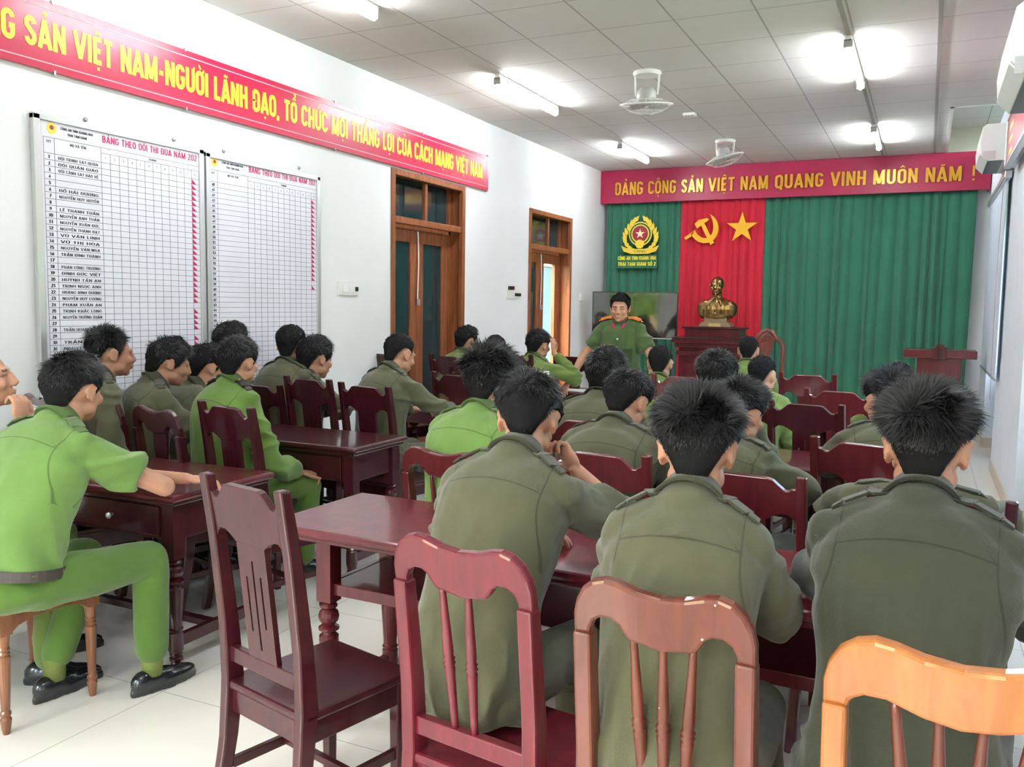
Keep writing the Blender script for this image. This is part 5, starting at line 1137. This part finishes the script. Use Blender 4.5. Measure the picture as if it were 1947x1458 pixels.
# --- far left
person('C1', 890, 620, 46, .205, -20, 'man in green shirt seated left of the first door edge, far row', shirt=FB_GREEN3, hyaw=-5, lean=.10, fine=1, hairst='full', arms='table', D=7.8)
person('C2', 943, 636, 48, .205, -10, 'man behind the laptop whose black hair shows between two green shirts', shirt=FB_GREEN3, pitch=-14, lean=.14, fine=1, hairst='crop', arms='table', D=7.65)
person('C3', 1025, 627, 42, .200, -14, 'man in green shirt holding his right hand to his ear by the second door', shirt=FB_GREEN3, hyaw=0, lean=.16, fine=2, hairst='full', D=7.75, hk=1.05,
       arms=('table', dict(e=(.30, .36, .84), w=(.125, .24, 1.08), h=(-.15, .1, .95), n=(-.9, 0, 0), c=.35)))
# --- the standing officer
ob, K = person('O', 1180, 557, 36, .19, 184, 'standing officer with orange epaulettes addressing the seated men', shirt=FB_OFF, sleeve='short', stand=True, hyaw=4, pitch=-4, lean=.03, fine=3, hairst='neat', strap=mat('orange_epaulette', (.85, .25, .04), .5), tuck=True, D=7.6,
   arms=(dict(e=(-.30, .06, 1.06), w=(-.33, .20, .84), h=(-.1, .9, -.3), n=(0, .2, -1), c=.3), dict(e=(.33, .02, 1.06), w=(.43, .12, .83), h=(.2, .6, -.7), n=(0, .3, -1), c=.3)))
sp_ = K['sp']; SCO = K['co']
def front_y(x, z): m = (abs(SCO[:, 0]-x) < .014) & (abs(SCO[:, 2]-z) < .014); return float(SCO[m, 1].max()) if m.any() else .13
for t in (.30, .45, .60, .74): p = sp_(t); MB().ell((0, front_y(0, p.z)+.002, p.z), (.009, .004, .009), n=10, m=6).build('shirt_button', M_SILVER, ob, smooth=True)
def patch(name, x, z, w_, h_, th, m):
    c0, c1 = Vector((x-w_/2, front_y(x-w_/2, z), z)), Vector((x+w_/2, front_y(x+w_/2, z), z)); X = (c1-c0).normalized()
    zt, zl = front_y(x, z+h_/2), front_y(x, z-h_/2); Z = Vector((0, zt-zl, h_)).normalized(); Y = Z.cross(X).normalized(); Z = X.cross(Y)
    T = Matrix((X, Y, Z)).transposed().to_4x4(); T.translation = Vector((x, front_y(x, z), z)); return MB().box((0, 0, 0), (w_, th, h_), T).build(name, m, ob, bevel=.002)
z0 = sp_(.58).z
for s in (-1, 1): patch('breast_pocket', s*.085, z0-.055, .095, .11, .010, FB_OFF); patch('pocket_flap', s*.085, z0-.005, .10, .035, .016, FB_OFF)
patch('name_badge', .085, z0+.035, .07, .014, .008, M_GOLDL)
p = K['c7']; 
for s in (-1, 1): MB().box((p.x+s*.045, p.y+.108, p.z-.035), (.022, .006, .045), None, Matrix.Rotation(s*.5, 3, 'Y')).build('collar_tab', M_INKR, ob)
MB().tube([(-.33+.028*math.cos(a*pi/6), .19+.01*math.cos(a*pi/6), .855+.028*math.sin(a*pi/6)) for a in range(13)], .006, 6).build('wristwatch', M_BLACK, ob)

# ================================================================== BUST
hb = MB(); Tb = Matrix.Translation((0, -.02, .50)) @ Matrix.Rotation(R_(180), 4, 'Z') @ Matrix.Scale(1.0, 4); head_pieces(hb, Tb, 1.0)
I4 = Matrix.Rotation(R_(180), 4, 'Z')
hb.ell((0, -.095, .405), (.016, .016, .03)); hb.ell((0, .0, .55), (.080, .096, .078))
hb.tube([(0, .0, .46), (0, .015, .37), (0, .02, .28)], [.058, .062, .08], 16)
vs = []; fs = []
for i, (z, a, b_) in enumerate(((.10, .155, .085), (.115, .20, .105), (.16, .235, .115), (.22, .250, .12), (.27, .245, .115), (.315, .20, .10), (.345, .12, .08), (.37, .07, .065))):
    for j in range(28): an = 2*pi*j/28; ca, sa = math.cos(an), math.sin(an); vs.append((a*math.copysign(abs(ca)**.8, ca), .02+b_*math.copysign(abs(sa)**.85, sa), z))
for i in range(7):
    for j in range(28): fs.append((i*28+j, i*28+(j+1) % 28, (i+1)*28+(j+1) % 28, (i+1)*28+j))
fs += [tuple(range(28))[::-1], tuple(7*28+j for j in range(28))]; hb.add(vs, fs)
for s in (-1, 1): hb.tube([(s*.01, -.055, .37), (s*.05, -.085, .33), (s*.075, -.10, .27)], [.012, .014, .010], 8)
for z in (.16, .22, .28): hb.ell((0, -.104, z), (.008, .006, .008))
bm_ = remesh(hb, .0055, 2, 'bust'); co = get_co(bm_); no = get_no(bm_); co = co+no*(.004*(1-np.abs(wav(co*np.array([1.4, 1.4, .5]), 4, 26, 5)))*(co[:, 2] < .34))[:, None]; set_co(bm_, co)
bm_.materials.append(M_BRONZE); bu = link('bust', bm_); bu.location = (-2.385, YC+.2, 1.26); tag(bu, 'bronze bust of a man in a buttoned jacket on the wooden stand', 'bust')
pb = MB()
for z0, z1, a, b_ in ((0, .03, .20, .12), (.03, .055, .18, .11), (.055, .12, .14, .09)): pb.b2((-a, -b_+.02, z0), (a, b_+.02, z1))
pb.build('plinth', mat('plinth_stone', (.28, .20, .12), .5), bu, bevel=.006)
MB().b2((-.075, -.105, .006), (.075, -.098, .045)).build('name_plate', mat('brass_plate', (.65, .5, .2), .3, metal=.6), bu)

# ================================================================== OUTSIDE
def tree(x, y, h, r, seed, label):
    root = empty('leafy_tree', (x, y, 0)); tag(root, label, 'tree', 'trees outside the windows'); rr = np.random.default_rng(seed)
    MB().tube([(0, 0, -.3), (.05, 0, h*.35), (0, .05, h*.6)], [.12, .10, .06], 10).build('trunk', M_BARK, root, smooth=True)
    n = 2600; p = rr.normal(size=(n, 3)); p /= np.linalg.norm(p, axis=1)[:, None]; p *= (rr.uniform(.5, 1, n)**.4)[:, None]*np.array([r, r, r*.9]); p[:, 2] += h*.68
    vs = []; fs = []; q = rr.normal(size=(n, 3))*.09; w_ = rr.normal(size=(n, 3))*.06
    V = np.stack([p-q, p+w_, p+q, p-w_], 1).reshape(-1, 3); MB().add([tuple(a) for a in V], [(4*i, 4*i+1, 4*i+2, 4*i+3) for i in range(n)]).build('foliage', M_LEAF, root)
tree(4.4, 5.2, 3.6, 1.5, 1, 'leafy green tree outside the near right window'); tree(4.8, 9.4, 3.8, 1.6, 2, 'leafy green tree outside the far right window'); tree(-2.4, -6.5, 3.8, 1.7, 3, 'leafy green tree outside the back windows')
struct(MB().b2((XR+.6, -12, -.25), (16, 18, -.13)).build('ground_outside', mat('grass_ground', (.15, .22, .06), .9, var=.2)))
struct(MB().b2((-12, -14, -.25), (XR+.6, YB-.21, -.13)).build('ground_rear', mat('grass_ground_rear', (.15, .22, .06), .9, var=.2)))
# chairs that carry the men whose own chair is hidden behind others
RT = {l_[0]: l_ for l_ in LOG}
for k_, hd_, lab in (('C8', 4, 'chair under the man in front of the bust stand'), ('L4', -18, 'chair under the man hidden behind the green epaulette shirt'), ('L6', -14, 'chair by the wall under the man whose hair alone shows'),
                     ('L7', -2, 'chair under the cropped haired man below the right chart board'), ('C2', -10, 'chair under the man behind the laptop'), ('C3', -14, 'chair under the man with his hand to his ear'),
                     ('C10', 4, 'chair under the farthest man in green'), ('C11', -10, 'chair under the short haired far man in green'), ('L0', -40, 'chair under the man at the left picture edge')):
    r = copy_tree(PROTO[('slat', WD_DARK.name, .42, ())]); a_ = R_(hd_); r.location = (RT[k_][1], RT[k_][2]+.02, 0); r.rotation_euler = (0, 0, a_); r.scale = (1, 1, .93); tag(r, 'dark slat back '+lab, 'chair')
for l_ in LOG: print(l_)
